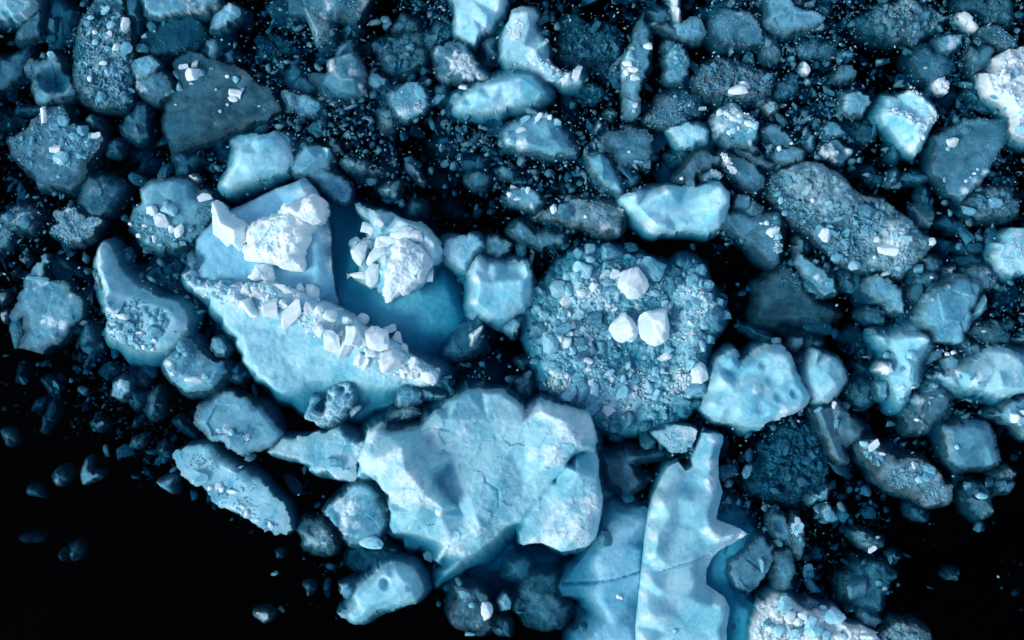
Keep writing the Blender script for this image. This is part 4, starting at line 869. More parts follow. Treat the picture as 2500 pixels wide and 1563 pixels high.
F('A3', 'ice_floe', 'round floe crossed by a stripe of white rubble, upper right', 'p', .20, '1490,830 1550,720 1650,700 1760,780 1830,850 1840,930 1780,990 1640,990 1530,930', lm='the floe with a white rubble stripe', e=-.04, ch=[(1560, 770, 28, 22), (1600, 780, 30, 24, 20), (1650, 815, 34, 22, 20), (1700, 830, 28, 25), (1750, 850, 36, 28, 20), (1795, 865, 30, 36, 30), (1690, 800, 22, 16), (1650, 895, 28, 32), (1620, 910, 18, 22), (1545, 785, 14, 12), (1770, 895, 25, 20), (1680, 880, 20, 22)], rub=(10, .03, .06), rubm='w', crumb=(160, .01, .035), crm='w', where=[(1640, 810, 60), (1740, 850, 70), (1640, 900, 45)])
F('A3', 'ice_chunk', 'fluffy grey lump right of the wide slush plate', 's', .08, '1855,700 1900,680 1955,710 1960,770 1890,785', cat='ice chunk', chip=.06, frost=.2)
F('A3', 'ice_floe', 'blue triangular floe backed by loose white blocks, middle top', 'p', .22, '60,900 150,830 230,780 370,770 480,850 520,920 600,1050 490,1060 340,1050 200,1030 100,1010', lm='the rubble-backed blue floe', e=-.03, sm=2, ctrl=[(120, 960, .2), (230, 985, .3), (340, 1015, .22), (480, 1030, .2), (260, 880, .08), (380, 860, .12), (420, 950, .2), (500, 970, .12), (330, 930, .12), (160, 890, .05)], ch=[(222, 822, 48, 28, -30), (190, 897, 44, 26, -10), (400, 802, 20, 25), (450, 835, 28, 25, 20), (320, 805, 26, 26), (345, 790, 20, 25), (370, 790, 14, 18), (115, 915, 24, 20, 0, 'p'), (300, 840, 14), (140, 975, 30, 22)], snow=[(200, 985, 60), (120, 960, 30)], crumb=(80, .01, .03))
F('A3', 'ice_floe', 'round grey-blue floe in the middle top, beside black water', 'i', .04, '750,930 830,890 950,870 1060,900 1105,950 1090,1050 1080,1130 1000,1130 880,1130 820,1080 770,1010', lm='the round grey-blue floe', sm=4, ch=[(940, 1040, 12), (1000, 1105, 35, 10, 5, 'p'), (1060, 1125, 22, 24, 0, 'g')], crumb=(70, .008, .025))
F('A3', 'ice_shard', 'smooth pale fang-shaped floe below the round grey-blue floe', 'p', .18, '650,1060 740,1040 810,1080 850,1160 910,1290 890,1320 800,1290 740,1240 680,1160', sm=2, amp=.015, chip=.004, ctrl=[(680, 1090, .1), (740, 1060, .18), (750, 1230, .25), (755, 1130, .28), (810, 1160, .12), (850, 1250, .08), (880, 1300, .05)])
F('A3', 'ice_floe', 'grey flat floe with a ragged left end, right of centre top', 'g', .03, '1250,1240 1300,1150 1400,1040 1500,1020 1570,1060 1560,1130 1430,1170 1390,1230 1290,1260', sm=4, ch=[(1300, 1220, 16, 14)])
F('A3', 'ice_chunk', 'small leaf-shaped blue chunk above the double-lump floe', 'i', .08, '1435,1200 1510,1150 1580,1195 1570,1225 1450,1235', cat='ice chunk', sm=4)
F('A3', 'ice_floe', 'striped grey slab with a strip of white grit on its left end', 'i', .03, '1560,1050 1600,1030 1720,1060 1800,1130 1870,1200 1860,1260 1790,1335 1720,1300 1640,1190', sm=4, rub=(10, .04, .09), rubm='w', crumb=(160, .012, .04), crm='w', where=[(1590, 1075, 30), (1610, 1115, 38), (1640, 1170, 32)], snow=[(1610, 1110, 40)])
F('A3', 'ice_shard', 'long grey splinter behind the striped grey slab', 'g', .05, '1680,1020 1760,1040 1900,1110 1945,1120 1900,1160 1800,1120', cat='ice chunk')
F('A3', 'ice_chunk', 'small smooth ball of ice below the white-striped floe', 'i', .02, '1755,1000 1790,980 1820,1020 1790,1055', cat='ice chunk')
F('A3', 'ice_chunk', 'blue pebble-shaped chunk right of the double-lump floe', 'i', .03, '1650,1380 1690,1330 1760,1340 1790,1390 1750,1430 1670,1420', cat='ice chunk')
F('A3', 'ice_floe', 'white double-lump floe with a pointed left tip, right of centre', 'b', .30, '870,1360 940,1310 1060,1300 1200,1265 1360,1265 1450,1250 1560,1230 1640,1310 1640,1400 1600,1500 1560,1560 1490,1605 1400,1580 1280,1585 1100,1590 1040,1530 990,1480', lm='the double-lump floe', sm=3, snow=[(960, 1360, 70), (1540, 1370, 100), (1100, 1540, 80), (1180, 1310, 50)], ctrl=[(930, 1355, .3), (985, 1330, .45), (1000, 1420, .25), (1150, 1330, .35), (1200, 1300, .4), (1280, 1400, .15), (1200, 1470, .2), (1100, 1530, .35), (1180, 1560, .35), (1350, 1450, .12), (1350, 1540, .1), (1400, 1350, .15), (1470, 1340, .4), (1550, 1290, .55), (1600, 1380, .5), (1540, 1450, .5), (1480, 1420, .35), (1470, 1540, .15)])
F('A3', 'ice_floe', 'dim ragged floe left of the double-lump floe', 's', .03, '250,1500 330,1430 480,1400 540,1360 640,1360 800,1390 910,1430 900,1560 880,1605 800,1590 700,1570 600,1530 540,1540 400,1500', lm='the dim ragged floe', ch=[(500, 1460, 55, 48, 0, 'i'), (640, 1480, 15), (425, 1430, 26, 42, 0)], crumb=(140, .012, .035))
F('B3', 'ice_floe', 'knobbly blue floe below the dim ragged floe', 'i', .02, '100,140 200,85 270,120 300,160 400,160 500,180 500,240 400,260 340,290 270,250 180,210', amp=.06)
F('A3', 'ice_chunk', 'small flat pale chunk left of the needle floe foot', 'p', .0, '640,600 700,580 750,600 690,630', cat='ice chunk')
F('A3', 'ice_chunk', 'small dim chunk below the needle floe foot, in black water', 's', -.05, '770,770 820,730 860,770 820,815', cat='ice chunk')
F('A3', 'ice_shard', 'tiny leaf-shaped sliver in black water left of round grey-blue floe', 'i', .0, '705,880 740,830 755,850 715,905', cat='ice chunk')
F('A3', 'ice_chunk', 'small triangular chunk right of the fang-shaped floe', 'i', -.04, '900,1210 1010,1200 960,1270 920,1250', cat='ice chunk')
F('A3', 'ice_chunk', 'dim lumpy chunk right of the round grey-blue floe', 's', -.15, '1200,1050 1300,1010 1360,1040 1320,1110 1240,1120', cat='ice chunk')
F('A3', 'ice_chunk', 'sunken blue chunk below the rubble-backed blue floe', 'i', -.25, '410,1260 480,1240 560,1280 520,1310 430,1310', cat='ice chunk')
# --- upper right
F('A4', 'ice_floe', 'smooth pale triangular floe at the top edge, right half', 'p', .14, '190,-50 330,-50 480,70 600,120 530,170 450,215 360,240 250,205 205,160', lm='the pale top-edge triangle', sm=4, crumb=(40, .01, .03))
F('A4', 'ice_chunk', 'small flat chunk right of the pale top-edge triangle', 'i', .0, '540,40 640,20 645,60 580,80', cat='ice chunk')
F('A4', 'ice_chunk', 'tiny grey chunk at the top edge above the flat chunk', 'g', .04, '450,10 540,-10 530,40 490,60', cat='ice chunk')
F('A4', 'ice_floe', 'large rough mass of frozen slush near the top edge, right', 's', -.07, '800,120 880,80 1000,30 1180,-40 1330,60 1410,120 1370,200 1290,250 1210,310 1150,260 1040,270 900,220 840,190', lm='the frozen slush mass', chip=.06, amp=.07, rub=(40, .05, .16), rubm='i', crumb=(500, .012, .045), crm='s', ch=[(985, 190, 45, 38, 0, 'i'), (1225, 185, 45, 36, 0, 'i'), (850, 140, 50, 45, 0, 'i')])
F('A4', 'ice_chunk', 'white pill-shaped chunk near the top right corner', 'w', .16, '1510,110 1525,75 1560,85 1620,130 1660,185 1635,212 1590,190 1520,135', cat='ice chunk', lm='the white pill-shaped chunk', amp=.01, chip=.004, sm=3, skirt=.02)
F('A4', 'ice_floe', 'dark slush floe behind the white pill-shaped chunk', 's', -.14, '1480,40 1540,-40 1900,-40 1910,100 1860,190 1820,160 1800,130 1690,130 1560,80', rub=(16, .04, .12), rubm='s', crumb=(300, .012, .04), crm='s')
F('A4', 'ice_plate', 'flat grey plate below the white pill-shaped chunk', 'g', .02, '1640,200 1700,170 1800,190 1920,260 1920,320 1830,335 1720,290 1640,240', crumb=(70, .012, .035))
F('A4', 'ice_chunk', 'pale pointed chunk left of the flat grey plate, top right', 'p', .06, '1365,280 1420,240 1530,235 1530,290 1450,360 1400,340', cat='ice chunk')
F('A4', 'ice_floe', 'smooth blue floe under the flat grey plate, top right', 'i', .0, '1540,450 1600,320 1690,295 1750,340 1740,410 1680,470 1610,500', sm=5)
F('A4', 'ice_floe', 'sunken diamond-shaped blue floe with a snow tuft, upper right', 'i', -.06, '1180,390 1220,320 1330,290 1440,370 1510,400 1490,500 1400,560 1320,600 1260,520', ch=[(1290, 462, 16, 10)], crumb=(80, .012, .035))
F('A4', 'snow_lump', 'fluffy white snow lump at the tip of the sunken diamond floe', 'w', .14, '1325,590 1360,540 1420,520 1450,580 1430,645 1370,640', cat='ice chunk', chip=.06, amp=.05, jag=.12)
F('A4', 'ice_chunk', 'deep blue chunk below the fluffy white snow lump', 'i', -.25, '1390,650 1500,520 1540,650 1480,720 1400,690', cat='ice chunk')
F('A4', 'ice_floe', 'large bright snowy floe cut by the right edge, upper corner', 'w', .35, '1660,490 1780,440 1790,380 1960,310 2060,300 2060,960 1920,940 1880,880 1870,780 1810,700 1690,650', lm='the snowy right-edge floe', chip=.05, amp=.07, jag=.10, ch=[(1820, 540, 45, 40), (1915, 550, 42, 34), (1900, 500, 32, 28), (1940, 400, 30, 50), (1760, 660, 40, 25, 0, 'p'), (1840, 730, 24, 34, 0, 'p'), (1930, 890, 40, 45)], rub=(26, .04, .12), rubm='w', crumb=(260, .012, .04), crm='w')
F('A4', 'ice_floe', 'standing blue floe wrapped in bands of white snow, upper right', 'b', .40, '1000,770 1030,720 1020,640 1130,640 1180,595 1280,630 1360,720 1385,790 1330,900 1280,1010 1240,1055 1180,1030 1120,960 1060,870 1020,850', lm='the snow-banded floe', sm=3, amp=.04, chip=.03, ctrl=[(1040, 780, .4), (1060, 690, .05), (1180, 630, .3), (1250, 680, .45), (1330, 750, .45), (1350, 800, .4), (1200, 760, .3), (1130, 820, .5), (1210, 880, .55), (1290, 850, .5), (1220, 980, .35), (1150, 920, .3), (1260, 950, .35), (1100, 740, .25)],
  snow=[(1040, 780, 45), (1100, 800, 40), (1160, 840, 40), (1210, 880, 40), (1290, 830, 35), (1340, 790, 30), (1180, 630, 40), (1250, 690, 35), (1310, 740, 30), (1150, 930, 35), (1230, 950, 45), (1200, 1010, 40), (1270, 890, 35)], rub=(24, .03, .07), rubm='w', crumb=(300, .01, .04), crm='w', where=[(1040, 780, 40), (1120, 810, 40), (1200, 870, 45), (1300, 830, 40), (1230, 960, 45), (1150, 930, 30), (1190, 640, 40)])
F('A4', 'ice_plate', 'large clear blue plate with a pale right rim, upper right', 'i', .0, '1320,950 1420,890 1560,830 1700,810 1840,820 1870,900 1830,1000 1730,1150 1640,1280 1530,1375 1450,1320 1330,1180 1340,1070', lm='the clear blue plate at upper right', e=.03, sm=4, ctrl=[(1400, 950, .02), (1540, 900, -.03), (1700, 870, -.02), (1810, 880, .06), (1760, 1010, .02), (1500, 1050, -.05), (1600, 1100, -.02), (1400, 1130, -.04), (1450, 1240, .0), (1540, 1240, .05), (1650, 1150, .12), (1700, 1170, .2), (1600, 1270, .2), (1510, 1340, .18)],
  snow=[(1690, 1180, 35), (1620, 1240, 35), (1550, 1310, 40)], ch=[(1460, 975, 40, 34, -20), (1440, 1020, 18, 20), (1560, 890, 40, 30, 0, 'i'), (1415, 1230, 12, 22, 0, 'p'), (1560, 1240, 14), (1610, 1190, 16), (1640, 1160, 14), (1590, 1215, 12)], crumb=(160, .01, .03), crm='p')
F('A4', 'ice_chunk', 'dim rounded chunk left of the snowy right-edge floe', 'i', -.08, '1565,630 1620,590 1670,620 1650,680 1600,690', cat='ice chunk')
F('A4', 'ice_chunk', 'tiny dim chunk above the clear blue plate', 'i', -.08, '1380,740 1430,720 1455,750 1400,770', cat='ice chunk')
F('A4', 'ice_floe', 'rubbly dim floe below the clear blue plate, near right edge', 's', -.04, '1540,1430 1600,1320 1720,1280 1860,1270 1940,1370 1930,1450 1840,1480 1740,1490 1640,1480', rub=(22, .05, .15), rubm='i', crumb=(250, .012, .04), crm='i', ch=[(1600, 1440, 70, 30, 15, 'p'), (1760, 1380, 50, 36, 0, 'p')])
F('A4', 'ice_floe', 'pale lumpy floe below the pale top-edge triangle', 'i', -.02, '410,330 450,250 560,260 650,280 690,340 640,400 520,390 430,380', frost=.05, crumb=(120, .012, .035))
F('A4', 'ice_chunk', 'pale-topped thin chunk right of the pale lumpy floe', 'p', .03, '700,370 740,350 800,355 780,390 720,390', cat='ice chunk')
F('A4', 'ice_chunk', 'smooth blue wedge chunk below the pale lumpy floe', 'i', .06, '650,550 700,450 750,430 820,490 800,550', cat='ice chunk', sm=4)
F('A4', 'ice_chunk', 'rounded pale chunk left of the snow-banded floe', 'p', .12, '720,720 740,640 830,615 900,650 910,710 860,780 770,790 720,770', cat='ice chunk')
F('A4', 'ice_chunk', 'small bright white chunk in the slush below the top-edge triangle', 'w', .08, '440,470 465,415 500,470 490,505 455,495', cat='ice chunk')
F('A4', 'ice_floe', 'sunken pale rubble floe right of the wide slush plate', 's', -.08, '270,640 300,560 420,510 430,600 380,660 290,690', rub=(8, .05, .1), rubm='i', crumb=(100, .012, .04))
F('A4', 'ice_chunk', 'arrow-shaped pale chunk left of the snow-banded floe tip', 'p', .08, '580,870 620,820 700,860 765,910 700,935 600,930', cat='ice chunk')
F('A4', 'ice_floe', 'grey floe with a ragged white right rim above the slab-topped floe', 'i', .07, '550,1050 590,980 680,950 740,1000 805,1015 770,1080 740,1130 640,1100', snow=[(760, 1030, 35), (680, 1040, 25)])
F('A4', 'ice_floe', 'blue flat floe right of the white-striped floe', 'i', .04, '160,880 230,850 330,880 390,950 360,1010 260,1000 200,940', sm=4)
F('A4', 'ice_floe', 'small oblong pale floe above the slab-topped floe', 'p', .06, '245,1060 290,1010 370,1000 460,1030 450,1080 350,1110 270,1110', ch=[(285, 1018, 16, 18), (370, 980, 15, 12)], crumb=(30, .01, .03))
F('A4', 'ice_chunk', 'small square pale chunk right of the blue flat floe', 'p', .06, '470,960 500,920 530,930 520,1010 480,1000', cat='ice chunk')
F('A4', 'ice_floe', 'dark gritty floe left of the snow-banded floe, under round chunk', 's', -.2, '690,820 800,810 960,860 970,920 900,970 780,920', crumb=(160, .012, .04), crm='s', ch=[(945, 895, 14, 38, 10, 'p')])
F('A4', 'ice_chunk', 'smooth dim oval below the tip of the snow-banded floe', 'i', -.03, '1050,990 1090,970 1125,1030 1100,1100 1060,1080', cat='ice chunk', sm=4)
F('A4', 'ice_chunk', 'small tilted pale oval in black water right of slab-topped floe', 'p', .0, '1035,1250 1050,1180 1100,1150 1120,1180 1090,1240 1060,1265', cat='ice chunk')
F('A4', 'ice_chunk', 'dim blue lozenge right of the slab-topped floe', 'i', -.15, '880,1140 940,1130 1010,1200 1000,1260 930,1240', cat='ice chunk')
F('A4', 'ice_chunk', 'long dim leaf of ice left of the clear blue plate foot', 'i', -.08, '1130,1220 1160,1190 1250,1160 1320,1215 1260,1245 1180,1240', cat='ice chunk')
F('A4', 'ice_chunk', 'dim upright oval below the long dim leaf of ice', 'i', -.14, '1260,1330 1300,1275 1335,1310 1325,1380 1285,1390', cat='ice chunk')
F('A4', 'ice_floe', 'big rubble floe topped by a smooth blue slab and snow heap', 's', -.02, '210,1220 300,1160 380,1120 480,1100 580,1120 680,1170 780,1260 860,1320 1000,1360 1110,1460 1200,1500 1250,1580 1320,1620 1350,1650 1320,1720 1200,1830 1130,1905 1070,1890 960,1860 800,1850 700,1790 620,1730 540,1650 400,1530 280,1400 230,1330', lm='the slab-topped rubble floe', e=-.06, amp=.06, chip=.05, sm=3, snow=[(1080, 1640, 130), (1130, 1530, 80), (1100, 1800, 60)],
  ctrl=[(350, 1190, .16), (400, 1195, .25), (500, 1130, .3), (600, 1180, .32), (740, 1270, .28), (770, 1370, .2), (620, 1390, .25), (520, 1330, .28), (440, 1250, .3), (340, 1280, -.04), (400, 1400, -.03), (560, 1460, .0), (700, 1500, -.04), (850, 1430, -.03), (650, 1620, -.05), (800, 1620, -.05), (850, 1780, -.05), (950, 1500, .02), (960, 1600, .2), (1080, 1520, .35), (1180, 1600, .32), (1250, 1660, .2), (1100, 1700, .35), (1000, 1750, .2), (1100, 1830, .15), (1200, 1760, .15), (880, 1680, -.02), (500, 1560, -.05)],
  ch=[(605, 1603, 55, 60, 10), (1010, 1708, 66, 32, 10), (1325, 1653, 32, 32), (800, 1815, 50, 34, 0), (950, 1640, 28, 24), (1055, 1610, 22, 30, 0), (1130, 1632, 38, 24, 30), (672, 1755, 42, 55, -20, 'p'), (1095, 1832, 24, 18), (510, 1370, 18, 22), (610, 1390, 26, 18), (300, 1365, 24, 36, 20), (480, 1435, 40, 12, 35, 'p'), (690, 1495, 50, 14, -15, 'p'), (880, 1445, 60, 40, 30, 'i'), (330, 1460, 28, 26, 0, 'p'), (745, 1660, 45, 22, 20, 'p'), (890, 1505, 70, 10, 20, 'p'), (1005, 1875, 30, 12), (935, 1760, 14, 16), (740, 1640, 30, 22, 0, 'p'), (610, 1500, 50, 14, -20, 'p'), (770, 1570, 30, 12, 30, 'p')],
  rub=(90, .04, .12), rubm='p', crumb=(1600, .012, .045), crm='p', where=[(300, 1270, 90), (340, 1370, 90), (450, 1480, 110), (600, 1520, 110), (740, 1500, 120), (800, 1620, 140), (900, 1500, 110), (700, 1700, 110), (900, 1770, 110), (1080, 1560, 110), (1150, 1650, 130), (1080, 1780, 110)])
# --- middle right
F('B4', 'ice_floe', 'flat blue floe with white crystals on its right side, right of centre', 'i', .02, '-210,50 -150,20 0,20 100,50 150,30 280,50 310,130 330,230 300,290 250,390 170,330 60,210 -40,170 -150,110', lm='the crystal-sided blue floe', sm=4, ch=[(200, 98, 20, 22), (245, 150, 36, 30, -20), (280, 190, 30, 28), (286, 285, 26, 20, 0, 'p'), (165, 100, 16, 10), (270, 125, 20, 16), (215, 160, 20, 26), (260, 60, 18, 14, 0, 'p'), (235, 185, 20, 14)], crumb=(80, .012, .035), crm='w', where=[(240, 150, 60), (280, 260, 40)])
F('B4', 'ice_plate', 'dark clear triangular plate with frost at its top corner, right', 'g', -.10, '140,760 130,600 150,500 250,440 330,390 420,430 450,550 520,620 620,680 720,725 600,745 400,760 250,770', lm='the dark triangular plate', e=-.02, k=.9, sm=4, rub=(14, .03, .07), rubm='i', crumb=(200, .012, .035), crm='i', where=[(320, 430, 60), (380, 470, 60), (420, 520, 40)])
F('B4', 'ice_floe', 'slanting narrow blue floe right of the crystal-sided floe', 'p', .08, '400,370 420,300 500,340 580,420 640,480 705,580 600,600 530,530 460,460', ch=[(538, 360, 26, 24), (620, 505, 26, 24, 0, 'p')], snow=[(540, 470, 25)])
F('B4', 'ice_chunk', 'small grey block at the upper end of the slanting narrow floe', 'g', .10, '395,250 425,195 455,220 440,300 400,310', cat='ice chunk')
F('B4', 'ice_chunk', 'dim block beside the small grey block, under rubble floe', 'i', -.05, '455,230 490,230 500,290 460,280', cat='ice chunk')
F('B4', 'ice_chunk', 'dim plump chunk right of the slanting narrow floe', 'i', -.04, '680,440 710,405 760,430 820,500 800,545 740,545 690,500', cat='ice chunk')
F('B4', 'ice_floe', 'ribbed pale floe below the slab-topped rubble floe', 'p', .10, '830,520 870,475 950,450 1040,480 1120,550 1165,650 1170,730 1120,725 1050,690 960,640 850,585', lm='the ribbed pale floe', sm=3, amp=.05)
F('B4', 'ice_chunk', 'dark oval chunk below the ribbed pale floe', 's', -.14, '855,700 900,665 980,675 1035,740 1020,780 920,780 870,750', cat='ice chunk', ch=[(905, 685, 13, 12, 0, 'p')])
F('B4', 'ice_floe', 'dim leaning floe between ribbed floe and smooth dome', 'i', -.02, '1170,580 1210,470 1200,400 1230,385 1280,430 1400,450 1380,490 1300,580 1260,650 1190,640', ch=[(1235, 410, 30, 26, 0, 'p'), (1325, 470, 14, 16)])
F('B4', 'ice_chunk', 'dim lumpy chunk right of the snow heap, above the dome', 's', -.12, '1280,340 1340,310 1430,360 1420,430 1340,440 1290,400', cat='ice chunk')
F('B4', 'ice_shard', 'small pale shard above the smooth dome', 'i', .03, '1430,410 1500,395 1470,440 1435,440', cat='ice chunk')
F('B4', 'ice_floe', 'smooth blue dome of ice, large, near the right edge', 'p', .30, '1215,740 1270,640 1300,590 1400,510 1530,440 1640,480 1690,560 1620,690 1590,800 1560,890 1480,930 1380,900 1310,840 1240,780', lm='the smooth blue dome', e=-.08, sm=8, amp=.02, chip=.005, k=.62, snow=[(1435, 530, 18), (1320, 620, 10)])
F('B4', 'ice_shard', 'sharp glassy crystal leaning on the right of the dome', 'p', .20, '1560,805 1600,740 1640,650 1710,575 1725,680 1680,730 1610,780', cat='ice chunk', sm=1, ctrl=[(1660, 690, .25), (1700, 620, .2), (1600, 780, .1)], chip=.004, amp=.01)
F('B4', 'ice_floe', 'rough grey floe overlapping the top of the dome', 'g', .02, '1550,400 1700,400 1800,480 1760,550 1680,560 1600,520', frost=.06, chip=.03)
F('B4', 'ice_floe', 'deep dim floe above the rough grey floe near right edge', 'i', -.2, '1500,340 1650,290 1740,380 1800,430 1700,440 1560,400')
F('B4', 'ice_floe', 'bright frosted floe cut by the right edge, upper middle', 'b', .25, '1765,240 1850,160 1960,130 2060,130 2060,440 1960,430 1890,465 1800,400 1770,310', lm='the frosted right-edge floe', frost=.2, crumb=(120, .012, .035), crm='w')
F('B4', 'ice_chunk', 'dark sunken oval left of the frosted right-edge floe', 'i', -.2, '1360,90 1460,50 1560,90 1590,150 1480,160', cat='ice chunk')
F('B4', 'ice_floe', 'dim flat floe with a pale block on its left end, near right edge', 'i', -.1, '1480,270 1530,230 1700,230 1690,290 1560,300', ch=[(1530, 255, 26, 30, 0, 'p')])
F('B4', 'ice_floe', 'gritty dim floe right of the dome foot', 's', -.09, '1590,840 1640,790 1770,770 1830,810 1880,860 1850,920 1740,920 1640,880', ch=[(1695, 838, 20, 13, 0)], crumb=(160, .012, .035), crm='i')
F('B4', 'ice_shard', 'small pointed chunk at the right edge, middle height', 'i', .06, '1885,890 1960,855 2000,870 1990,915 1940,910', cat='ice chunk')
F('B4', 'ice_chunk', 'flat dim chunk right of the gritty dim floe', 'i', -.05, '1815,790 1890,775 1895,810 1840,820', cat='ice chunk')
F('B4', 'ice_floe', 'pale branching floe with upright white splinters, right', 'b', .22, '945,850 1070,880 1130,850 1220,838 1330,880 1310,960 1260,1060 1260,1200 1200,1260 1135,1345 1100,1310 1060,1200 1030,1130 1090,1040 1050,950 960,900', lm='the branching floe', sm=2, ctrl=[(1000, 880, .02), (1080, 910, .08), (1160, 880, .3), (1250, 880, .4), (1300, 900, .3), (1220, 960, .25), (1130, 1000, .2), (1180, 1100, .3), (1200, 1180, .25), (1110, 1150, .18), (1130, 1280, .2), (1230, 1050, .12)],
  ch=[(1180, 998, 36, 40, 10), (1190, 1130, 26, 75, 5, 'p'), (1120, 1100, 32, 26, 0, 'p'), (1105, 1225, 24, 16), (1180, 1225, 26, 12), (1125, 1310, 26, 26, 0, 'p'), (1020, 1000, 28, 24, 0, 'p'), (1065, 995, 26, 16, 0, 'p')], snow=[(1260, 890, 50)], skirt=.18)
F('B4', 'ice_chunk', 'smooth white chunk against the left of the branching floe', 'w', .22, '950,1100 990,1045 1060,1050 1095,1120 1020,1140', cat='ice chunk', sm=2)
F('B4', 'ice_shard', 'blue blade of ice right of the branching floe', 'i', .03, '1270,1080 1330,990 1400,955 1390,1010 1320,1070', cat='ice chunk')
F('B4', 'ice_chunk', 'round pale ball of ice with two crystals above it, right', 'p', .13, '1410,1030 1460,1000 1515,1035 1500,1090 1430,1090', cat='ice chunk', ch=[(1422, 993, 22, 20), (1470, 982, 20, 18)], sm=4)
F('B4', 'ice_chunk', 'dim boot-shaped chunk below the smooth dome', 'i', -.01, '1510,870 1540,900 1650,920 1680,990 1610,1010 1550,960', cat='ice chunk')
F('B4', 'ice_floe', 'long pale ridge floe cut by the right edge, below the dome', 'b', .35, '1370,1150 1500,1100 1620,1060 1720,980 1820,940 1960,990 2080,1010 2080,1270 1960,1265 1850,1290 1700,1250 1560,1230 1430,1190', lm='the long ridge at the right edge', sm=3, frost=.1, skirt=.2, ctrl=[(1450, 1150, .18), (1600, 1150, .35), (1650, 1200, .4), (1760, 1090, .4), (1800, 980, .3), (1900, 1020, .4), (1850, 1140, .25), (1800, 1220, .4), (1950, 1230, .4), (1980, 1100, .3), (1700, 1080, .32)], snow=[(1620, 1190, 55), (1500, 1150, 50), (1850, 980, 50)], ch=[(1640, 1205, 40, 34, 0), (1590, 1150, 30, 34, 0, 'p'), (1530, 1150, 30, 26, 0, 'p')])
F('B3', 'ice_floe', 'big pitted white floe with a notched top, right of block-covered floe', 'b', .45, '1440,1370 1480,1250 1500,1150 1560,1040 1620,990 1680,965 1705,1010 1700,1050 1780,1010 1830,960 1900,935 1990,940 2060,990 2080,1060 2130,1160 2195,1280 2180,1340 2080,1400 1960,1450 1840,1500 1760,1500 1660,1470 1560,1460 1490,1420', lm='the pitted notched floe', sm=5, amp=.03, chip=.008,
  snow=[(1510, 1330, 50), (1560, 1200, 45), (1800, 1230, 35), (2100, 1350, 60), (1980, 1410, 60), (2170, 1300, 40)],
  ctrl=[(1500, 1330, .35), (1560, 1150, .5), (1640, 1030, .4), (1690, 1060, .3), (1640, 1150, .3), (1660, 1250, .5), (1560, 1400, .4), (1700, 1120, .3), (1800, 1060, .45), (1900, 980, .45), (2000, 1000, .5), (2040, 1080, .5), (1780, 1240, .55), (1850, 1150, .4), (1950, 1150, .45), (2000, 1280, .45), (2080, 1200, .45), (2130, 1290, .5), (2060, 1370, .5), (1900, 1400, .5), (1750, 1420, .45), (1850, 1300, .4)],
  dents=[(1660, 1130, 70, .15), (1850, 1060, 40, .1), (1920, 1170, 60, .14), (2080, 1110, 45, .12), (1960, 1280, 40, .1), (2060, 1260, 40, .12), (1640, 1400, 60, .12), (1840, 1370, 50, .08)])
F('B4', 'ice_chunk', 'smooth pale boulder touching the right of the pitted floe', 'b', .32, '465,1180 480,1070 520,970 550,957 600,990 700,1030 760,1110 765,1170 700,1270 640,1330 560,1330 500,1260', cat='ice chunk', lm='the smooth pale boulder', sm=3, amp=.02, chip=.006, ctrl=[(550, 975, .3), (520, 1080, .35), (530, 1200, .35), (600, 1120, .5), (620, 1010, .35), (700, 1080, .35), (660, 1200, .4), (720, 1160, .2), (580, 1290, .22)])
F('B4', 'ice_chunk', 'small round dim chunk above the pitted floe corner', 'i', .02, '355,930 390,890 455,885 450,930 400,970', cat='ice chunk')
F('B4', 'ice_chunk', 'dim oval chunk above the smooth pale boulder', 'i', -.06, '470,890 520,865 590,920 560,950 500,930', cat='ice chunk')
F('B4', 'ice_chunk', 'tiny chunk between the pitted floe and the pale boulder', 'i', .0, '405,1030 440,1010 455,1045 425,1055', cat='ice chunk')
F('B4', 'ice_chunk', 'dim bent chunk in black water above the pitted floe', 'i', -.16, '40,800 100,790 220,830 260,880 250,920 200,890 130,860', cat='ice chunk')
F('B4', 'ice_floe', 'faint deep slush floe below the dark triangular plate', 's', -.4, '270,820 420,790 560,810 640,870 560,900 380,890')
F('B4', 'ice_floe', 'faint deep slush floe left of the branching floe', 's', -.38, '760,840 860,800 960,920 980,1030 880,1030 800,940')
F('B4', 'ice_chunk', 'small barrel-shaped blue chunk left of the branching floe tip', 'p', .04, '945,1220 960,1190 1020,1180 1045,1300 1000,1310 955,1290', cat='ice chunk', sm=4)
F('B4', 'ice_chunk', 'dark lumpy chunk right of the smooth pale boulder', 's', -.14, '790,1290 800,1200 880,1150 920,1230 930,1330 860,1365 790,1340', cat='ice chunk')
F('B4', 'ice_chunk', 'dark round chunk above the dark lumpy chunk', 's', -.25, '820,1060 870,1040 910,1090 870,1130', cat='ice chunk')
F('B4', 'ice_floe', 'egg-shaped dim floe with specks below the branching floe', 'g', -.02, '1130,1480 1160,1390 1210,1290 1290,1220 1400,1200 1490,1290 1490,1400 1420,1470 1300,1540 1250,1550 1170,1540', lm='the egg-shaped dim floe', sm=5, ch=[(1225, 1440, 20, 18), (1330, 1290, 22, 12, 0, 'p'), (1318, 1325, 14, 16, 0, 'p'), (1390, 1275, 18, 12, 0, 'p')], crumb=(60, .008, .02))
F('B4', 'ice_chunk', 'white angular chunk resting at the top of the egg-shaped floe', 'p', .20, '1290,1250 1320,1190 1395,1185 1370,1240 1310,1262', cat='ice chunk', sm=1)
F('B4', 'ice_floe', 'pale blue floe cut by the right edge below the long ridge', 'p', .22, '1740,1420 1850,1330 1890,1305 1960,1300 2060,1310 2060,1580 1960,1560 1900,1500 1840,1450', lm='the lower right-edge floe', ch=[(1890, 1420, 45, 36), (1945, 1390, 26, 24), (1925, 1450, 32, 30)])
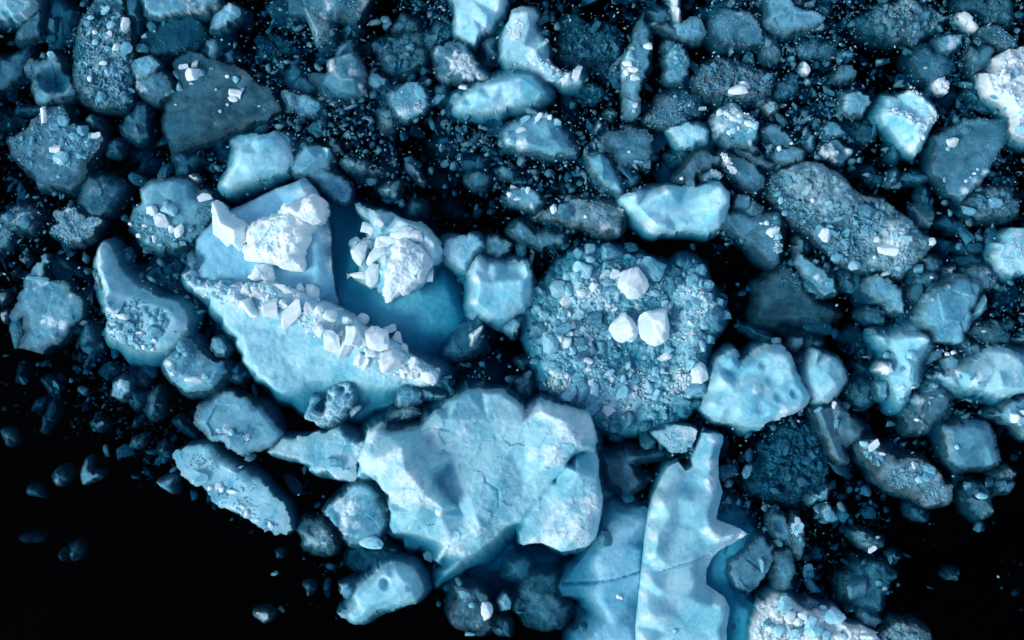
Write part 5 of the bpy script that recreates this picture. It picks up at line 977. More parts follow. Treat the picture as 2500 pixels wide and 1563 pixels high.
F('B4', 'ice_floe', 'grey blade-like slab floe below the smooth pale boulder', 'g', .08, '520,1380 570,1345 650,1360 680,1310 760,1400 860,1500 850,1570 800,1620 740,1640 770,1740 700,1750 640,1680 580,1540', lm='the blade-like grey slab', sm=2, ctrl=[(560, 1380, .15), (610, 1520, .2), (680, 1690, .2), (670, 1460, .0), (720, 1600, -.02), (700, 1380, .12), (800, 1520, .1), (650, 1600, .1)], ch=[(555, 1370, 36, 18, -30, 'p'), (665, 1340, 22, 32, 20), (675, 1470, 18, 36, 10, 'p')])
F('C4', 'ice_floe', 'smooth blue cube-like floe alone in black water, right', 'i', .06, '1410,50 1640,15 1740,20 1780,120 1810,300 1690,340 1500,335 1430,280 1420,180', lm='the cube-like blue floe', sm=2, amp=.012, chip=.004, ctrl=[(1470, 80, .1), (1600, 50, .14), (1700, 180, .1), (1745, 300, .06), (1550, 300, .1), (1480, 200, .1), (1720, 80, .04), (1640, 70, .16), (1740, 180, .02)], ch=[(1498, 190, 18, 22)])
# --- lower right
F('C4', 'ice_plate', 'broad dark slush plate with a white ragged corner, lower right', 's', -.26, '200,150 330,60 530,30 600,160 640,300 630,450 610,560 500,570 330,560 200,560 120,470 80,350', lm='the lower dark slush plate', chip=.06, jag=.2, rub=(80, .05, .16), rubm='i', crumb=(900, .012, .05), crm='p', ch=[(535, 135, 20, 18, 0, 'p'), (457, 172, 16, 18, 0, 'p'), (248, 388, 16)])
F('C4', 'snow_lump', 'torn white scrap at the corner of the lower slush plate', 'p', .06, '480,560 520,515 590,490 625,460 615,545 560,550 520,585', cat='ice chunk', jag=.14, chip=.05)
F('C4', 'ice_floe', 'long ragged rubble floe with white heaps, lower right', 's', .02, '830,190 850,140 940,140 980,200 1100,270 1250,280 1330,320 1400,420 1470,460 1490,560 1430,590 1290,580 1210,520 1080,500 1000,450 930,420 960,350 850,250', lm='the long ragged rubble floe', e=-.06, jag=.09, snow=[(900, 190, 55), (960, 240, 35)], ch=[(1245, 410, 36, 36), (1180, 342, 24, 22), (1310, 345, 50, 40, 30, 'p'), (1300, 395, 45, 40, 0, 'p'), (870, 170, 36, 26), (925, 180, 34, 40, 0), (985, 240, 26, 20), (1210, 325, 20, 24), (1130, 350, 22, 16, 0, 'p'), (1215, 310, 24, 20, 0, 'p'), (1365, 520, 14, 30, -30, 'p'), (1335, 510, 10, 26, -10, 'p'), (885, 225, 26, 22, 0, 'p')], rub=(26, .03, .09), crumb=(450, .012, .04), where=[(900, 200, 60), (960, 270, 50), (1250, 380, 120), (1350, 500, 80), (1100, 400, 80)])
F('C4', 'ice_floe', 'deep smooth fragment behind the long ragged rubble floe', 'i', -.22, '960,165 1050,165 1200,240 1180,275 1100,265 1000,230')
F('C4', 'ice_chunk', 'furry dim chunk with a white cap, lower right', 's', -.07, '1570,480 1650,450 1720,470 1760,560 1760,640 1690,700 1610,640 1580,560', cat='ice chunk', ch=[(1670, 526, 48, 22, 10)], crumb=(70, .01, .03))
F('C4', 'ice_chunk', 'grey crumpled chunk right of the furry dim chunk', 'g', .03, '1760,380 1850,330 1915,380 1890,405 1800,405', cat='ice chunk', chip=.04)
F('C4', 'ice_chunk', 'dim lump below the grey crumpled chunk', 's', -.1, '1770,430 1900,410 1915,450 1870,510 1790,500', cat='ice chunk', ch=[(1730, 440, 28, 30, 0, 'g')])
F('C4', 'ice_shard', 'small pale fin below the white ragged scrap, lower right', 'p', .07, '575,650 605,580 640,600 690,690 640,710 590,690', cat='ice chunk', sm=2)
F('C4', 'ice_chunk', 'dim rounded chunk in black water below the ragged rubble floe', 'i', -.1, '1190,610 1240,595 1335,665 1320,705 1240,705 1200,670', cat='ice chunk')
F('C4', 'ice_plate', 'crescent clear plate right of the cracked fin iceberg', 'i', .04, '225,760 230,670 270,645 330,670 350,740 370,810 370,870 310,820 250,800', sm=5, e=.06, dents=[(300, 730, 60, .1)])
F('C4', 'ice_floe', 'narrow upright floe with white crystals right of the crescent plate', 'g', .10, '355,740 400,630 430,680 450,750 455,860 440,960 400,920 365,830', ch=[(400, 700, 28, 45, 0), (385, 745, 24, 28), (425, 740, 22, 30), (405, 775, 22, 30), (430, 820, 14, 20, 0, 'p')], crumb=(50, .01, .03), crm='w', where=[(400, 740, 50)])
F('C4', 'ice_chunk', 'blue barrel chunk with a thin tail, below the crescent plate', 'i', .03, '250,1010 265,910 360,900 400,960 395,1050 360,1140 385,1155 320,1195 290,1160 255,1090', cat='ice chunk', sm=4)
F('C4', 'ice_floe', 'dim arc-shaped floe in the black water, lower right', 's', -.05, '785,780 830,760 900,800 1010,830 1015,870 940,910 880,890 800,830', ch=[(915, 890, 28, 24, 0), (970, 815, 16, 10, 0), (860, 785, 18, 12, 0, 'p')], crumb=(60, .01, .03))
F('C4', 'ice_floe', 'pale sunken floe with two white crystals, lower right', 's', -.17, '740,1090 830,990 1000,970 1090,1050 1110,1090 1040,1140 1030,1220 1010,1300 960,1360 830,1310 760,1240', lm='the sunken two-crystal floe', amp=.06, ch=[(975, 1125, 25, 20, 0), (1012, 1170, 20, 24, 0), (955, 1010, 40, 30, 0, 'i'), (810, 1160, 60, 70, 0, 'i')], crumb=(120, .012, .04))
F('C4', 'ice_chunk', 'small pale chunk above right of the two-crystal floe', 'i', -.04, '1050,930 1090,910 1130,960 1100,995', cat='ice chunk')
F('C4', 'ice_chunk', 'faint round chunk left of the dim arc-shaped floe', 'i', -.25, '530,950 580,895 620,930 580,990', cat='ice chunk')
F('C4', 'ice_floe', 'bright heap of white angular rubble cut by the bottom edge', 'w', .25, '120,1480 160,1300 250,1220 330,1195 400,1250 470,1300 560,1300 660,1300 730,1340 740,1400 850,1420 960,1450 980,1640 100,1640', lm='the bottom rubble heap', chip=.07, amp=.08, sm=1, ch=[(650, 1345, 80, 52, 10), (585, 1295, 32, 26), (310, 1260, 55, 60, 0), (350, 1350, 40, 55, 30), (490, 1390, 40, 70, 25), (520, 1440, 60, 50, 10), (280, 1440, 50, 45, 0), (390, 1460, 50, 35, 0), (600, 1470, 40, 45, 0), (690, 1490, 55, 30, 0), (200, 1400, 36, 40, 0, 'p'), (440, 1330, 40, 35), (250, 1320, 34, 45), (735, 1460, 24, 34)], rub=(60, .05, .15), rubm='w', crumb=(500, .012, .045), crm='w')
F('C4', 'ice_chunk', 'grey cobbly chunk on the far side of the bottom rubble heap', 'g', .10, '430,1250 480,1225 560,1250 550,1290 470,1298', cat='ice chunk', chip=.03)
F('C4', 'ice_chunk', 'grey oblong chunk right of the bottom rubble heap', 'i', .03, '840,1340 860,1310 920,1330 990,1390 950,1440 870,1400', cat='ice chunk', sm=4)
F('C4', 'ice_chunk', 'tiny ring-shaped clear chunk above the grey oblong chunk', 'p', .04, '760,1310 790,1298 812,1320 780,1333', cat='ice chunk')
F('C4', 'ice_floe', 'grey crinkled floe cut by the bottom edge, lower right', 's', .03, '970,1470 1080,1400 1220,1420 1310,1470 1350,1560 1340,1620 960,1620', frost=.08, chip=.05, crumb=(180, .012, .035), crm='i')
F('C4', 'ice_chunk', 'faint speckled chunk alone in black water near the right edge', 's', -.08, '1440,1080 1480,1050 1540,1060 1520,1110', cat='ice chunk', ch=[(1525, 1070, 14, 14, 0, 'p')])
F('C3', 'ice_slab', 'smooth blue slab leaning out right of the cracked fin iceberg', 'i', .06, '1630,1040 1650,960 1740,880 1840,780 1930,860 1920,1000 1850,1100 1760,1200 1690,1180 1640,1110', k=.88, sm=6, amp=.015, chip=.004, ch=[(1845, 985, 22, 58, -10, 'p')], depth=1.0)
# --- lower middle
F('C3', 'ice_floe', 'four-sided frosty floe above the cracked fin iceberg', 'b', .10, '1085,90 1200,60 1330,40 1420,80 1390,150 1330,230 1230,230 1150,160', frost=.12, crumb=(50, .01, .03))
F('C3', 'ice_floe', 'smooth dim floe with a dark bite, left of the fin tip', 'i', -.02, '760,250 930,210 1080,220 1150,205 1250,250 1080,290 1000,300 970,340 1020,385 1100,410 1010,460 930,505 880,480 810,430 800,340', sm=4)
F('C3', 'ice_chunk', 'sunken smooth ball below the right side of the folded iceberg', 'i', -.14, '70,1090 120,990 170,940 240,950 270,1020 240,1090 180,1130 100,1120', cat='ice chunk', sm=6, amp=.01, chip=.003)
F('C3', 'ice_floe', 'furry sunken floe left of the cracked fin iceberg', 's', -.18, '160,1300 220,1120 330,1050 430,1080 460,1180 550,1290 500,1440 380,1470 230,1400', lm='the furry sunken floe', amp=.05, ch=[(180, 1275, 26, 34, 0, 'i'), (195, 1330, 30, 16, 0, 'i')])
F('C3', 'ice_chunk', 'deep dim chunk between the furry floe and the cracked fin', 'i', -.4, '560,1310 700,1290 740,1370 680,1430 600,1420', cat='ice chunk')
F('C3', 'ice_chunk', 'small white lump left of the furry sunken floe', 'p', .06, '45,1250 90,1200 135,1240 130,1300 75,1310', cat='ice chunk')
F('C3', 'ice_chunk', 'small grey lump below the small white lump, bottom', 'i', -.04, '25,1450 60,1380 120,1400 125,1490 70,1490', cat='ice chunk')
F('C2', 'ice_floe', 'pale pointed floe against the left of the folded iceberg', 'b', .10, '140,230 270,140 400,130 540,80 640,65 740,140 795,170 780,260 750,300 750,430 640,420 560,380 480,385 420,320 300,260', sm=3, frost=.06, lm='the pale pointed floe', ch=[(610, 290, 56, 32, 5, 'p')], snow=[(620, 400, 60), (520, 360, 50)])
F('C2', 'ice_floe', 'domed frosted floe with a white block, left of the folded iceberg', 'p', .13, '530,630 600,560 680,480 800,430 890,480 960,570 965,680 940,800 830,860 700,870 640,780 590,700', lm='the domed frosted floe', e=-.12, sm=3, k=.6, snow=[(720, 600, 60), (680, 700, 45), (760, 720, 45)], ch=[(865, 845, 88, 48, 5)])
F('C2', 'ice_floe', 'deep blue floe below the domed frosted floe', 'i', -.28, '660,950 760,870 960,880 1040,960 900,1040 830,1090 740,1060', amp=.06)
F('C2', 'ice_chunk', 'round dim boulder below the end of the long slanting floe', 's', -.01, '350,760 390,690 520,690 580,760 610,880 560,920 470,915 390,880', cat='ice chunk', sm=5, crumb=(60, .01, .025))
F('C2', 'ice_floe', 'glossy hollowed boulder with a pale tail near the bottom edge', 'b', .42, '615,1345 680,1340 740,1270 720,1210 760,1160 850,1090 920,1020 990,985 1100,1010 1160,1060 1200,1140 1210,1190 1150,1270 1030,1300 900,1320 840,1370 820,1400 735,1420 680,1385', lm='the glossy hollowed boulder', sm=4, amp=.03, chip=.006, ctrl=[(660, 1355, .06), (740, 1370, .1), (800, 1330, .15), (770, 1220, .2), (860, 1150, .3), (940, 1060, .35), (1000, 1030, .35), (1060, 1060, .5), (1130, 1120, .5), (1040, 1160, .5), (1150, 1200, .35), (960, 1230, .35), (1060, 1240, .35), (860, 1270, .25)], dents=[(955, 1125, 48, .25), (1130, 1140, 40, .1), (1000, 1040, 40, .12)])
F('C2', 'ice_chunk', 'small smooth chunk left of the glossy hollowed boulder', 'p', .10, '630,1130 720,1110 735,1160 700,1230 650,1190', cat='ice chunk', sm=2)
F('C2', 'ice_floe', 'grey rutted floe with a white crystal, bottom middle', 'g', .02, '1420,1130 1500,1150 1600,1150 1640,1230 1690,1290 1650,1360 1680,1440 1560,1490 1430,1430 1385,1350 1400,1270 1440,1210', amp=.07, ch=[(1645, 1305, 44, 70, 5), (1545, 1270, 26, 26, 0, 'p'), (1525, 1470, 36, 18, 0, 'p'), (1490, 1190, 40, 28, 0, 'p')])
F('C2', 'ice_chunk', 'small dim chunk left of the glossy boulder, in black water', 's', -.05, '385,1150 430,1130 460,1180 420,1215', cat='ice chunk')
F('C2', 'ice_chunk', 'small chunk with a white rim near the bottom edge, left', 's', .02, '60,1340 130,1315 170,1345 160,1370 120,1390', cat='ice chunk', ch=[(78, 1330, 18, 10)])
# --- lower left
F('C1', 'ice_floe', 'long slanting pale floe with white lumps, lower left', 'b', .15, '1165,240 1200,200 1380,190 1450,210 1580,300 1700,370 1830,480 1920,570 1960,620 2000,760 1960,785 1880,795 1740,720 1600,640 1450,570 1420,500 1300,420 1200,320', lm='the long slanting floe', e=-.05, sm=4, k=.6, ch=[(1360, 410, 62, 42, 15), (1490, 460, 28, 34), (1520, 480, 20, 24), (1590, 492, 40, 36, 0), (1630, 335, 34, 20, -30), (1730, 655, 18, 14), (1690, 640, 16, 20), (1850, 730, 14, 24, -40), (1440, 470, 20, 16), (1665, 600, 26, 16), (1760, 690, 18, 12)], rub=(22, .03, .07), rubm='p', crumb=(300, .01, .035), crm='p', where=[(1300, 260, 90), (1430, 260, 90), (1600, 480, 120), (1680, 600, 80), (1700, 420, 80), (1850, 720, 50)])
F('C1', 'ice_floe', 'smooth blue oval floe with a white patch above the long slanting floe', 'p', .14, '1310,20 1350,-80 1440,-150 1560,-180 1680,-150 1800,-60 1880,40 1920,100 1850,190 1660,250 1540,190 1420,140', lm='the smooth blue oval floe', e=-.06, sm=6, amp=.02, chip=.005, k=.6, snow=[(1545, 80, 55)], ch=[(1580, 90, 30, 26), (1500, 75, 22, 18), (1700, 130, 14)], crumb=(70, .01, .03), where=[(1550, 85, 50), (1700, 130, 30)], crm='w')
F('C1', 'ice_shard', 'small white fin left of the long slanting floe', 'p', .13, '1065,435 1190,395 1170,450 1180,510 1130,495', cat='ice chunk', sm=1)
F('C1', 'ice_chunk', 'bird-shaped chunk with two points in the black lower left', 'p', .03, '592,270 600,350 640,380 680,365 687,395 620,420 570,450 550,400 555,340', cat='ice chunk', sm=1)
F('C1', 'ice_chunk', 'dim round chunk left of the bird-shaped chunk', 'i', .0, '345,400 400,350 445,360 430,420 390,445', cat='ice chunk')
F('C1', 'ice_chunk', 'dim half-moon chunk lower left of the bird-shaped chunk', 'i', .0, '160,500 190,475 230,485 265,535 215,520 170,520', cat='ice chunk')
F('C1', 'ice_chunk', 'small grey chunk at the left edge, lower half', 'i', .0, '5,90 50,100 80,150 40,165', cat='ice chunk')
F('C1', 'ice_chunk', 'speckled dark leaf-shaped chunk left of the smooth oval floe', 's', -.02, '865,200 890,150 985,115 970,160 910,200', cat='ice chunk')
F('C1', 'ice_chunk', 'dark speckled chunk left of the long slanting floe head', 's', -.13, '1060,220 1100,185 1140,220 1140,270 1090,275', cat='ice chunk')
F('C1', 'ice_shard', 'very faint sunken sliver in the black lower left corner', 'i', -.3, '80,845 170,815 250,830 200,858', cat='ice chunk')
F('C1', 'ice_chunk', 'dim speckled heart-shaped chunk in the black lower left corner', 's', -.13, '450,890 510,880 520,910 480,970', cat='ice chunk')
F('C1', 'ice_chunk', 'dim little chunk left of the heart-shaped chunk', 's', -.18, '380,950 405,915 420,950 400,975', cat='ice chunk')
F('C1', 'ice_chunk', 'small dim chunk below the end of the long slanting floe', 'i', -.1, '1875,915 1920,905 1935,945 1890,965', cat='ice chunk')
F('C1', 'ice_shard', 'narrow dim splinter left of the smooth oval floe', 'i', -.12, '1170,20 1220,0 1265,50 1310,115 1260,90', cat='ice chunk')
F('C1', 'ice_chunk', 'dim chunk with a grey nub in the lower left black water', 's', -.12, '590,40 650,10 710,40 650,80', cat='ice chunk', ch=[(672, 38, 28, 22, 0, 'g')])
# --- middle left
tdrop, ztd, pltd = F('B1', 'ice_floe', 'teardrop-shaped white floe with a tall horn and crushed rubble, left', 'b', .40, '645,340 650,280 690,230 720,235 750,300 790,390 830,450 900,520 1050,580 1200,640 1250,720 1265,790 1230,850 1180,930 1060,980 940,970 820,910 730,870 705,840 715,740 700,600 680,500 650,430', lm='the teardrop floe', e=-.02, sm=3, skirt=.2, depth=.9,
  ctrl=[(690, 270, .35), (710, 340, .55), (730, 450, .55), (760, 560, .5), (740, 680, .45), (820, 560, .3), (880, 600, .22), (1000, 640, .25), (1150, 690, .3), (1200, 760, .25), (800, 720, .2), (900, 760, .22), (1050, 780, .25), (820, 850, .2), (950, 900, .18), (1100, 900, .15), (760, 800, .25), (680, 400, .35)],
  snow=[(700, 300, 50), (710, 400, 50), (730, 500, 45), (740, 600, 40), (740, 700, 40)],
  ch=[(845, 735, 46, 24, 15), (890, 790, 36, 30, 0, 'p'), (835, 885, 24, 42, -10), (1060, 830, 48, 40, 0, 'p'), (1055, 765, 28, 30), (960, 845, 30, 16, -10), (1160, 695, 40, 32, 0, 'p'), (1050, 890, 28, 16), (1110, 740, 24, 30, 0, 'p'), (940, 940, 16, 26), (985, 940, 20, 18), (1045, 955, 20, 22), (800, 700, 16, 40, 30), (970, 660, 36, 12, -20), (780, 790, 24, 20), (870, 680, 30, 12, 20, 'p'), (1140, 780, 18, 34, 20, 'p'), (900, 870, 16, 26)],
  rub=(45, .04, .11), rubm='p', crumb=(700, .012, .04), crm='p', where=[(850, 780, 120), (1000, 820, 130), (1120, 780, 110), (950, 900, 110), (800, 680, 80), (950, 680, 70)])
part('B1', 'submerged_wing', 'i', -.28, '790,400 880,380 980,420 1080,300 1190,380 1190,480 1240,620 1050,600 900,530', e=-.35, parent=tdrop, amp=.06, chip=.03, depth=.5)
part('B1', 'submerged_wing', 'i', -.42, '720,880 900,900 1220,880 1100,1040 960,1060 800,980', e=-.55, parent=tdrop, depth=.5, sm=5)
F('B1', 'ice_chunk', 'cluster of grey lumps hugging the left side of the teardrop horn', 's', .06, '625,430 660,400 690,480 690,560 640,540', cat='ice chunk', chip=.06)
F('B1', 'ice_floe', 'broad pale floe with a narrow upper arm, near the left edge', 'p', .10, '60,740 120,620 170,490 240,390 280,320 320,305 350,320 310,410 300,465 360,490 450,490 480,560 540,620 570,700 560,760 480,810 440,880 330,940 280,980 210,970 120,960 130,900 170,800 160,740 100,770', lm='the broad left floe', sm=4, amp=.05, frost=.06, ch=[(265, 478, 100, 20, 3, 'p')], snow=[(430, 790, 40), (350, 775, 40), (290, 770, 25), (480, 590, 25)])
F('B1', 'ice_plate', 'faint dark sunken plate between the broad left floe and teardrop', 'g', -.25, '350,320 450,350 560,460 590,500 500,470 400,410', cat='ice chunk')
F('B1', 'ice_floe', 'rounded floe with frosty rubble right below the teardrop floe', 'p', .10, '1100,1060 1140,1000 1200,960 1190,900 1240,875 1310,910 1400,1000 1450,1040 1520,1050 1550,1110 1500,1180 1450,1240 1370,1270 1250,1250 1160,1180 1120,1110', lm='the frosty rounded floe', e=-.05, sm=3, ctrl=[(1230, 920, .05), (1160, 1040, .12), (1250, 1000, .1), (1330, 1040, .0), (1400, 1080, .05), (1500, 1090, .1), (1450, 1170, .18), (1350, 1170, .2), (1240, 1130, .18), (1300, 1220, .12), (1180, 1120, .14)], snow=[(1160, 1060, 45), (1180, 1120, 35), (1350, 1160, 60)], ch=[(1240, 950, 36, 40, 0, 'p'), (1275, 990, 26, 24, 0, 'p'), (1400, 1145, 24, 34), (1325, 1165, 60, 22, 0), (1220, 1000, 22, 22, 0, 'p')], crumb=(160, .01, .035), crm='p')
F('B1', 'ice_chunk', 'dim rounded chunk between the broad left floe and teardrop foot', 'i', -.1, '520,870 560,800 600,770 645,840 640,900 560,940 500,930', cat='ice chunk')
F('B1', 'ice_chunk', 'pale five-sided chunk in black water left of the split iceberg', 'p', .03, '1435,930 1450,890 1510,880 1555,950 1530,1005 1470,990', cat='ice chunk')
F('B1', 'ice_chunk', 'bright small boulder below the teardrop floe', 'p', .05, '760,1280 770,1180 830,1150 885,1190 880,1250 830,1300', cat='ice chunk', snow=[(820, 1200, 40)])
F('B1', 'ice_chunk', 'dim wedge chunk right of the bright small boulder', 'i', -.06, '870,1310 890,1260 950,1270 950,1340 910,1380', cat='ice chunk')
F('B1', 'ice_chunk', 'tall dim chunk left of the smooth blue oval floe', 's', -.12, '1000,1280 1070,1215 1100,1300 1090,1380 1040,1440 995,1420', cat='ice chunk')
F('B1', 'ice_chunk', 'dark round chunk above the dim wedge chunk', 's', -.2, '910,1150 950,1105 995,1140 980,1200 930,1205', cat='ice chunk')
F('B1', 'ice_chunk', 'dim lobed chunk between frosty rounded floe and split iceberg', 'i', -.15, '1545,1090 1620,1070 1680,1130 1640,1190 1570,1170', cat='ice chunk')
F('B1', 'ice_shard', 'dim slanting splinter left of the teardrop foot', 'i', -.03, '560,1080 590,1000 650,930 670,950 620,1020 570,1085', cat='ice chunk')
F('B1', 'ice_chunk', 'grey tooth standing left of the split iceberg slab', 'i', .20, '1270,390 1300,290 1335,290 1370,360 1385,430 1290,410', cat='ice chunk', sm=2)
F('B1', 'ice_chunk', 'small brownish grey chunk above the broad left floe', 'g', .06, '130,345 170,322 205,345 170,375', cat='ice chunk')
F('B1', 'ice_chunk', 'small grey chunk at the left edge beside the broad left floe', 'g', .05, '-20,580 40,560 50,600 10,640', cat='ice chunk')
F('B1', 'ice_chunk', 'clear rounded chunk at the left edge below the small grey one', 'g', .05, '-10,700 40,700 45,750 20,775', cat='ice chunk')
F('B1', 'ice_chunk', 'small dim triangle above the bright small boulder', 'i', -.06, '725,1090 750,1065 780,1105 750,1125', cat='ice chunk')
F('B1', 'ice_shard', 'dim splinter at the foot of the tall dim chunk', 'i', -.12, '890,1490 910,1430 960,1410 960,1440 900,1500', cat='ice chunk')
F('B1', 'ice_shard', 'faint upright splinter in black water at far left', 'i', -.3, '60,1180 90,1060 120,1080 100,1170', cat='ice chunk')
F('B1', 'ice_chunk', 'faint blue lump right of the faint upright splinter', 's', -.25, '250,1170 300,1150 345,1210 330,1280 290,1260', cat='ice chunk')
F('B1', 'ice_shard', 'faint bent sliver below the faint blue lump', 'i', -.25, '180,1380 220,1310 280,1300 260,1360', cat='ice chunk')
F('B1', 'ice_floe', 'faint long ragged fragment sinking below the faint bent sliver', 's', -.2, '240,1500 280,1380 340,1300 360,1380 300,1480 270,1530 235,1525', cat='ice chunk')
# --- around the split berg
F('B2', 'ice_floe', 'frosted blue floe right of the split iceberg rubble', 'b', .20, '1335,300 1350,200 1440,200 1580,160 1640,245 1570,310 1500,420 1420,390', frost=.10, sm=2)
F('B2', 'ice_chunk', 'smooth grey block right of the frosted blue floe, centre', 'i', .03, '1650,300 1660,180 1720,185 1815,240 1800,290 1730,340', cat='ice chunk', sm=2)
F('B2', 'ice_floe', 'white bowl-shaped floe with a hollow top, centre of the picture', 'b', .42, '1525,410 1560,340 1600,310 1650,360 1760,370 1900,355 1945,370 1955,500 1950,600 1900,690 1800,750 1680,760 1640,740 1600,710 1560,745 1530,640 1535,540', lm='the hollow bowl floe', sm=3, amp=.02, chip=.006, snow=[(1580, 480, 40), (1570, 640, 40), (1930, 450, 30)],
  ctrl=[(1560, 420, .35), (1590, 350, .35), (1600, 500, .55), (1580, 640, .5), (1650, 440, .3), (1700, 380, .3), (1900, 375, .55), (1930, 450, .55), (1900, 490, .5), (1800, 500, .5), (1700, 500, .45), (1780, 430, .12), (1860, 420, .12), (1700, 600, .38), (1800, 600, .42), (1880, 600, .4), (1760, 700, .2), (1640, 690, .3)], skirt=.16)
F('B2', 'ice_chunk', 'small angular pale rubble below the hollow bowl floe', 'p', .06, '1750,810 1800,760 1890,740 1870,800 1830,880', cat='ice chunk', sm=1)
F('B2', 'ice_shard', 'upright white crystal at the right foot of the split iceberg', 'w', .22, '1535,940 1530,860 1580,820 1620,800 1600,850 1575,900', cat='ice chunk', sm=1)
F('B2', 'ice_floe', 'jagged ring-like floe with dark holes below the split iceberg', 'b', .22, '400,1390 450,1280 480,1260 500,1290 480,1370 520,1390 545,1330 560,1250 620,1190 690,1180 740,1240 730,1330 640,1450 540,1495 420,1430', lm='the jagged holed floe', sm=2, amp=.05, chip=.03, dents=[(640, 1240, 40, .25), (580, 1290, 25, .2), (700, 1280, 25, .15)], snow=[(600, 1260, 30), (560, 1400, 40)])
F('B2', 'ice_shard', 'small pale shard right of the jagged holed floe', 'p', .06, '705,1380 770,1345 795,1355 720,1430', cat='ice chunk')
F('B2', 'ice_chunk', 'rounded blue chunk between the two largest icebergs', 'p', .10, '1030,1300 1040,1230 1100,1205 1200,1260 1200,1320 1130,1340 1040,1350', cat='ice chunk', sm=4)
F('B2', 'ice_floe', 'rough sunken floe below the rounded blue chunk, between icebergs', 's', -.04, '1000,1380 1060,1340 1150,1340 1200,1400 1100,1430 950,1480', crumb=(60, .01, .03))
F('B2', 'ice_shard', 'dim long splinter at the right end of the rubble ridge', 'i', -.1, '1330,1130 1380,1160 1440,1280 1400,1290 1340,1200', cat='ice chunk')
F('B2', 'ice_shard', 'flat pale splinter below the rubble ridge end', 'p', .0, '1210,1240 1370,1275 1340,1300 1220,1295', cat='ice chunk')
F('B2', 'ice_chunk', 'dim round chunk left of the block-covered floe', 's', -.15, '1840,1040 1890,1010 1935,1040 1900,1095', cat='ice chunk')
F('B2', 'ice_chunk', 'dim tall chunk above the folded iceberg, beside block-covered floe', 's', -.12, '1850,1170 1920,1130 1960,1200 1940,1290 1870,1250', cat='ice chunk')
F('B2', 'ice_floe', 'sunken blue lobe right of the split iceberg, under white crystal', 'i', -.14, '1330,1000 1400,880 1500,760 1590,740 1620,830 1600,960 1500,1010 1400,1030', sm=5)
# ================================================================== loose brash between the floes
DENS = ['3333223444554454455555544', '3222234445435566556665444', '2112223554311356455553333', '2211334444544444455444333', '2212334423124455444433333', '3323112211113331133333333', '4433211111122221012333444', '3333321012222210012223444', '1122221111233332100123344', '1122221100123332111223332', '0112210000011121233432222', '0001110111000122233322221', '0000011222100011233322211', '0000000212110001123321111', '0000000111110000122211101', '0000000000010000011111000']
DG = np.array([[int(c) for c in r] for r in DENS], float)
# occupancy of the floes
OG = 0.05
ow, oh = int(26 / OG), int(17 / OG)
occ = np.zeros((oh, ow), bool)
gy_, gx_ = np.mgrid[0:oh, 0:ow]
wx_ = -13 + (gx_ + .5) * OG; wy_ = -8.5 + (gy_ + .5) * OG
for poly, t, lm in FLOES:
    if t < -.3: continue
    P = np.array(poly); i0 = max(0, int((P[:, 0].min() + 13) / OG)); i1 = min(ow, int((P[:, 0].max() + 13) / OG) + 1)
    j0 = max(0, int((P[:, 1].min() + 8.5) / OG)); j1 = min(oh, int((P[:, 1].max() + 8.5) / OG) + 1)
    if i1 <= i0 or j1 <= j0: continue
    occ[j0:j1, i0:i1] |= inside(poly, wx_[j0:j1, i0:i1], wy_[j0:j1, i0:i1])
def covered(x, y):
    i = int((x + 13) / OG); j = int((y + 8.5) / OG)
    return 0 <= i < ow and 0 <= j < oh and occ[j, i]
def dens(x, y):
    px = (x * 100 + 1250) / 100 - .5; py = (781.5 - y * 100) / 100 - .5
    px = min(max(px, 0), 23.999); py = min(max(py, 0), 14.999)
    i, j = int(px), int(py); fx, fy = px - i, py - j
    return (DG[j, i] * (1 - fx) + DG[j, i + 1] * fx) * (1 - fy) + (DG[j + 1, i] * (1 - fx) + DG[j + 1, i + 1] * fx) * fy
rs = random.Random(4242)
big, small = [], []
for _ in range(260000):
    x, y = rs.uniform(-17, 17), rs.uniform(-11.5, 11.5)
    d = dens(x, y)
    clump = float(vnoise(np.array([x * 0.9 + 3]), np.array([y * 0.9]), 5)[0])
    if rs.random() > (d / 6.0) ** 1.5 * (0.1 + 2.6 * clump ** 2.2): continue
    if covered(x, y): continue
    r = min(0.016 * math.exp(abs(rs.gauss(0, 1.0))), 0.14)
    if (abs(x) > 12.9 or abs(y) > 8.2) and rs.random() < .07: r = rs.uniform(.15, .6)      # brash goes on beyond the picture
    z = -0.08 - 0.8 * rs.random() ** 1.1
    if d < 2.2: z -= .15
    if r < 0.05 and d > 3 and rs.random() < .10: z = -r * .2
    small.append((x, y, z, r))
while len(big) < 2600:
    x, y = rs.uniform(-12.5, 12.5), rs.uniform(-7.8, 7.8)
    d = dens(x, y)
    if rs.random() > (d / 6.0) ** 1.3 or covered(x, y): continue
    r = 0.085 + (.12 + 0.30 * min(1, d / 4.5)) * rs.random() ** 1.9
    big.append((x, y, -0.05 - (0.25 + .5 * min(1, d / 4)) * rs.random() - .22 * (r > .2), r))
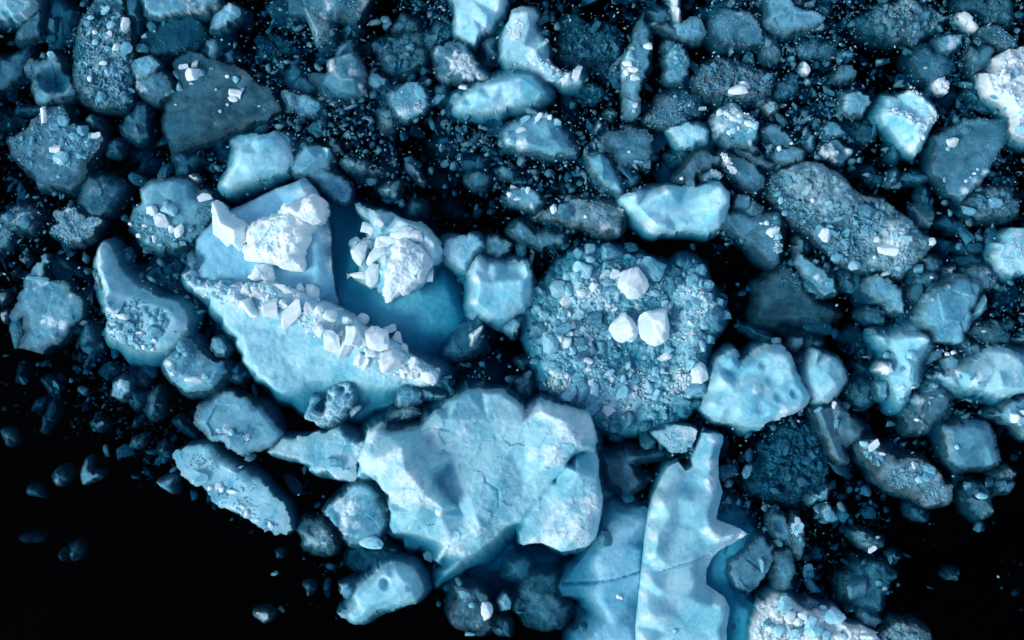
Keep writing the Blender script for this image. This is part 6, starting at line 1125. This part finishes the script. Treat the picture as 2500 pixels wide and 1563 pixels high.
# no two large fragments inside each other
keep = []
for b in big:
    if len(keep) >= 300: break
    if all((b[0] - k[0]) ** 2 + (b[1] - k[1]) ** 2 > (b[3] + k[3]) ** 2 * .5 for k in keep) and abs(b[0]) < 12.4 and abs(b[1]) < 7.7: keep.append(b)
LAND = [(np.mean(np.array(p), axis=0), p, lm) for p, t, lm in FLOES if lm]
def direction(dx, dy):
    a = math.degrees(math.atan2(dy, dx)) % 360
    return ['right', 'upper right', 'above', 'upper left', 'left', 'lower left', 'below', 'lower right'][int((a + 22.5) // 45) % 8]
ORD = ['nearest', 'second nearest', 'third nearest', 'fourth nearest', 'fifth nearest', 'sixth nearest', 'seventh nearest', 'eighth nearest', 'ninth nearest', 'tenth nearest', 'eleventh nearest', 'twelfth nearest']
bins = {}
for b in keep:
    best = None
    for c, p, lm in LAND:
        q = min(p, key=lambda v: (v[0] - b[0]) ** 2 + (v[1] - b[1]) ** 2)
        dd = math.hypot(q[0] - b[0], q[1] - b[1])
        if best is None or dd < best[0]: best = (dd, c, lm)
    dr = direction(b[0] - best[1][0], b[1] - best[1][1])
    bins.setdefault((best[2], dr), []).append((best[0], b))
WHERE = {'above': 'above', 'below': 'below', 'left': 'left of', 'right': 'right of', 'upper left': 'upper left of', 'upper right': 'upper right of', 'lower left': 'lower left of', 'lower right': 'lower right of'}
for (lm, dr), lst in bins.items():
    for i, (dd, b) in enumerate(sorted(lst)):
        x, y, z, r = b
        mat = rs.choice(['i', 'i', 's', 's', 'g', 'p'] if z > -.25 else ['i', 's', 's'])
        k = rs.choice(['round', 'round', 'round', 'block', 'shard'])
        o = put_block('ice_fragment', x, y, z, r * rs.uniform(1., 1.6), r * rs.uniform(.7, 1.05), r * rs.uniform(.45, .8), mat, rs, None, None, kind=k, tilt=.5)
        word = 'faint sunken' if z < -.35 else ('dim' if z < -.12 else 'small')
        tag(o, '%s fragment, %s %s %s' % (word, ORD[min(i, 11)], WHERE[dr], lm), 'ice fragment', 'loose ice fragments between the floes')
o = bpy.data.objects.new('brash_ice', bits_mesh('brash_ice', [s for s in small if s[2] > -.3], 's', 9)); col.objects.link(o)
o['kind'] = 'stuff'; tag(o, 'fine brash ice and slush scattered between the floes', 'brash ice')
o = bpy.data.objects.new('sunken_brash_ice', bits_mesh('sunken_brash_ice', [s for s in small if s[2] <= -.3], 'i', 10)); col.objects.link(o)
o['kind'] = 'stuff'; tag(o, 'faint blurred brash ice sunk deeper in the dark water', 'brash ice')
crumbs = []
while len(crumbs) < 420:
    x, y = rs.uniform(-12.6, 12.6), rs.uniform(-7.9, 7.9)
    if rs.random() > (dens(x, y) / 6.0) ** 2.6 or covered(x, y): continue
    if float(vnoise(np.array([x * 1.6 + 9]), np.array([y * 1.6]), 8)[0]) < .5: continue
    r = 0.012 + .03 * rs.random() ** 2.5
    crumbs.append((x, y, r * .1 - .01, r))
o = bpy.data.objects.new('floating_ice_crumbs', bits_mesh('floating_ice_crumbs', crumbs, 'b', 12)); col.objects.link(o)
o['kind'] = 'stuff'; tag(o, 'tiny bright ice crumbs floating on the water surface', 'brash ice')
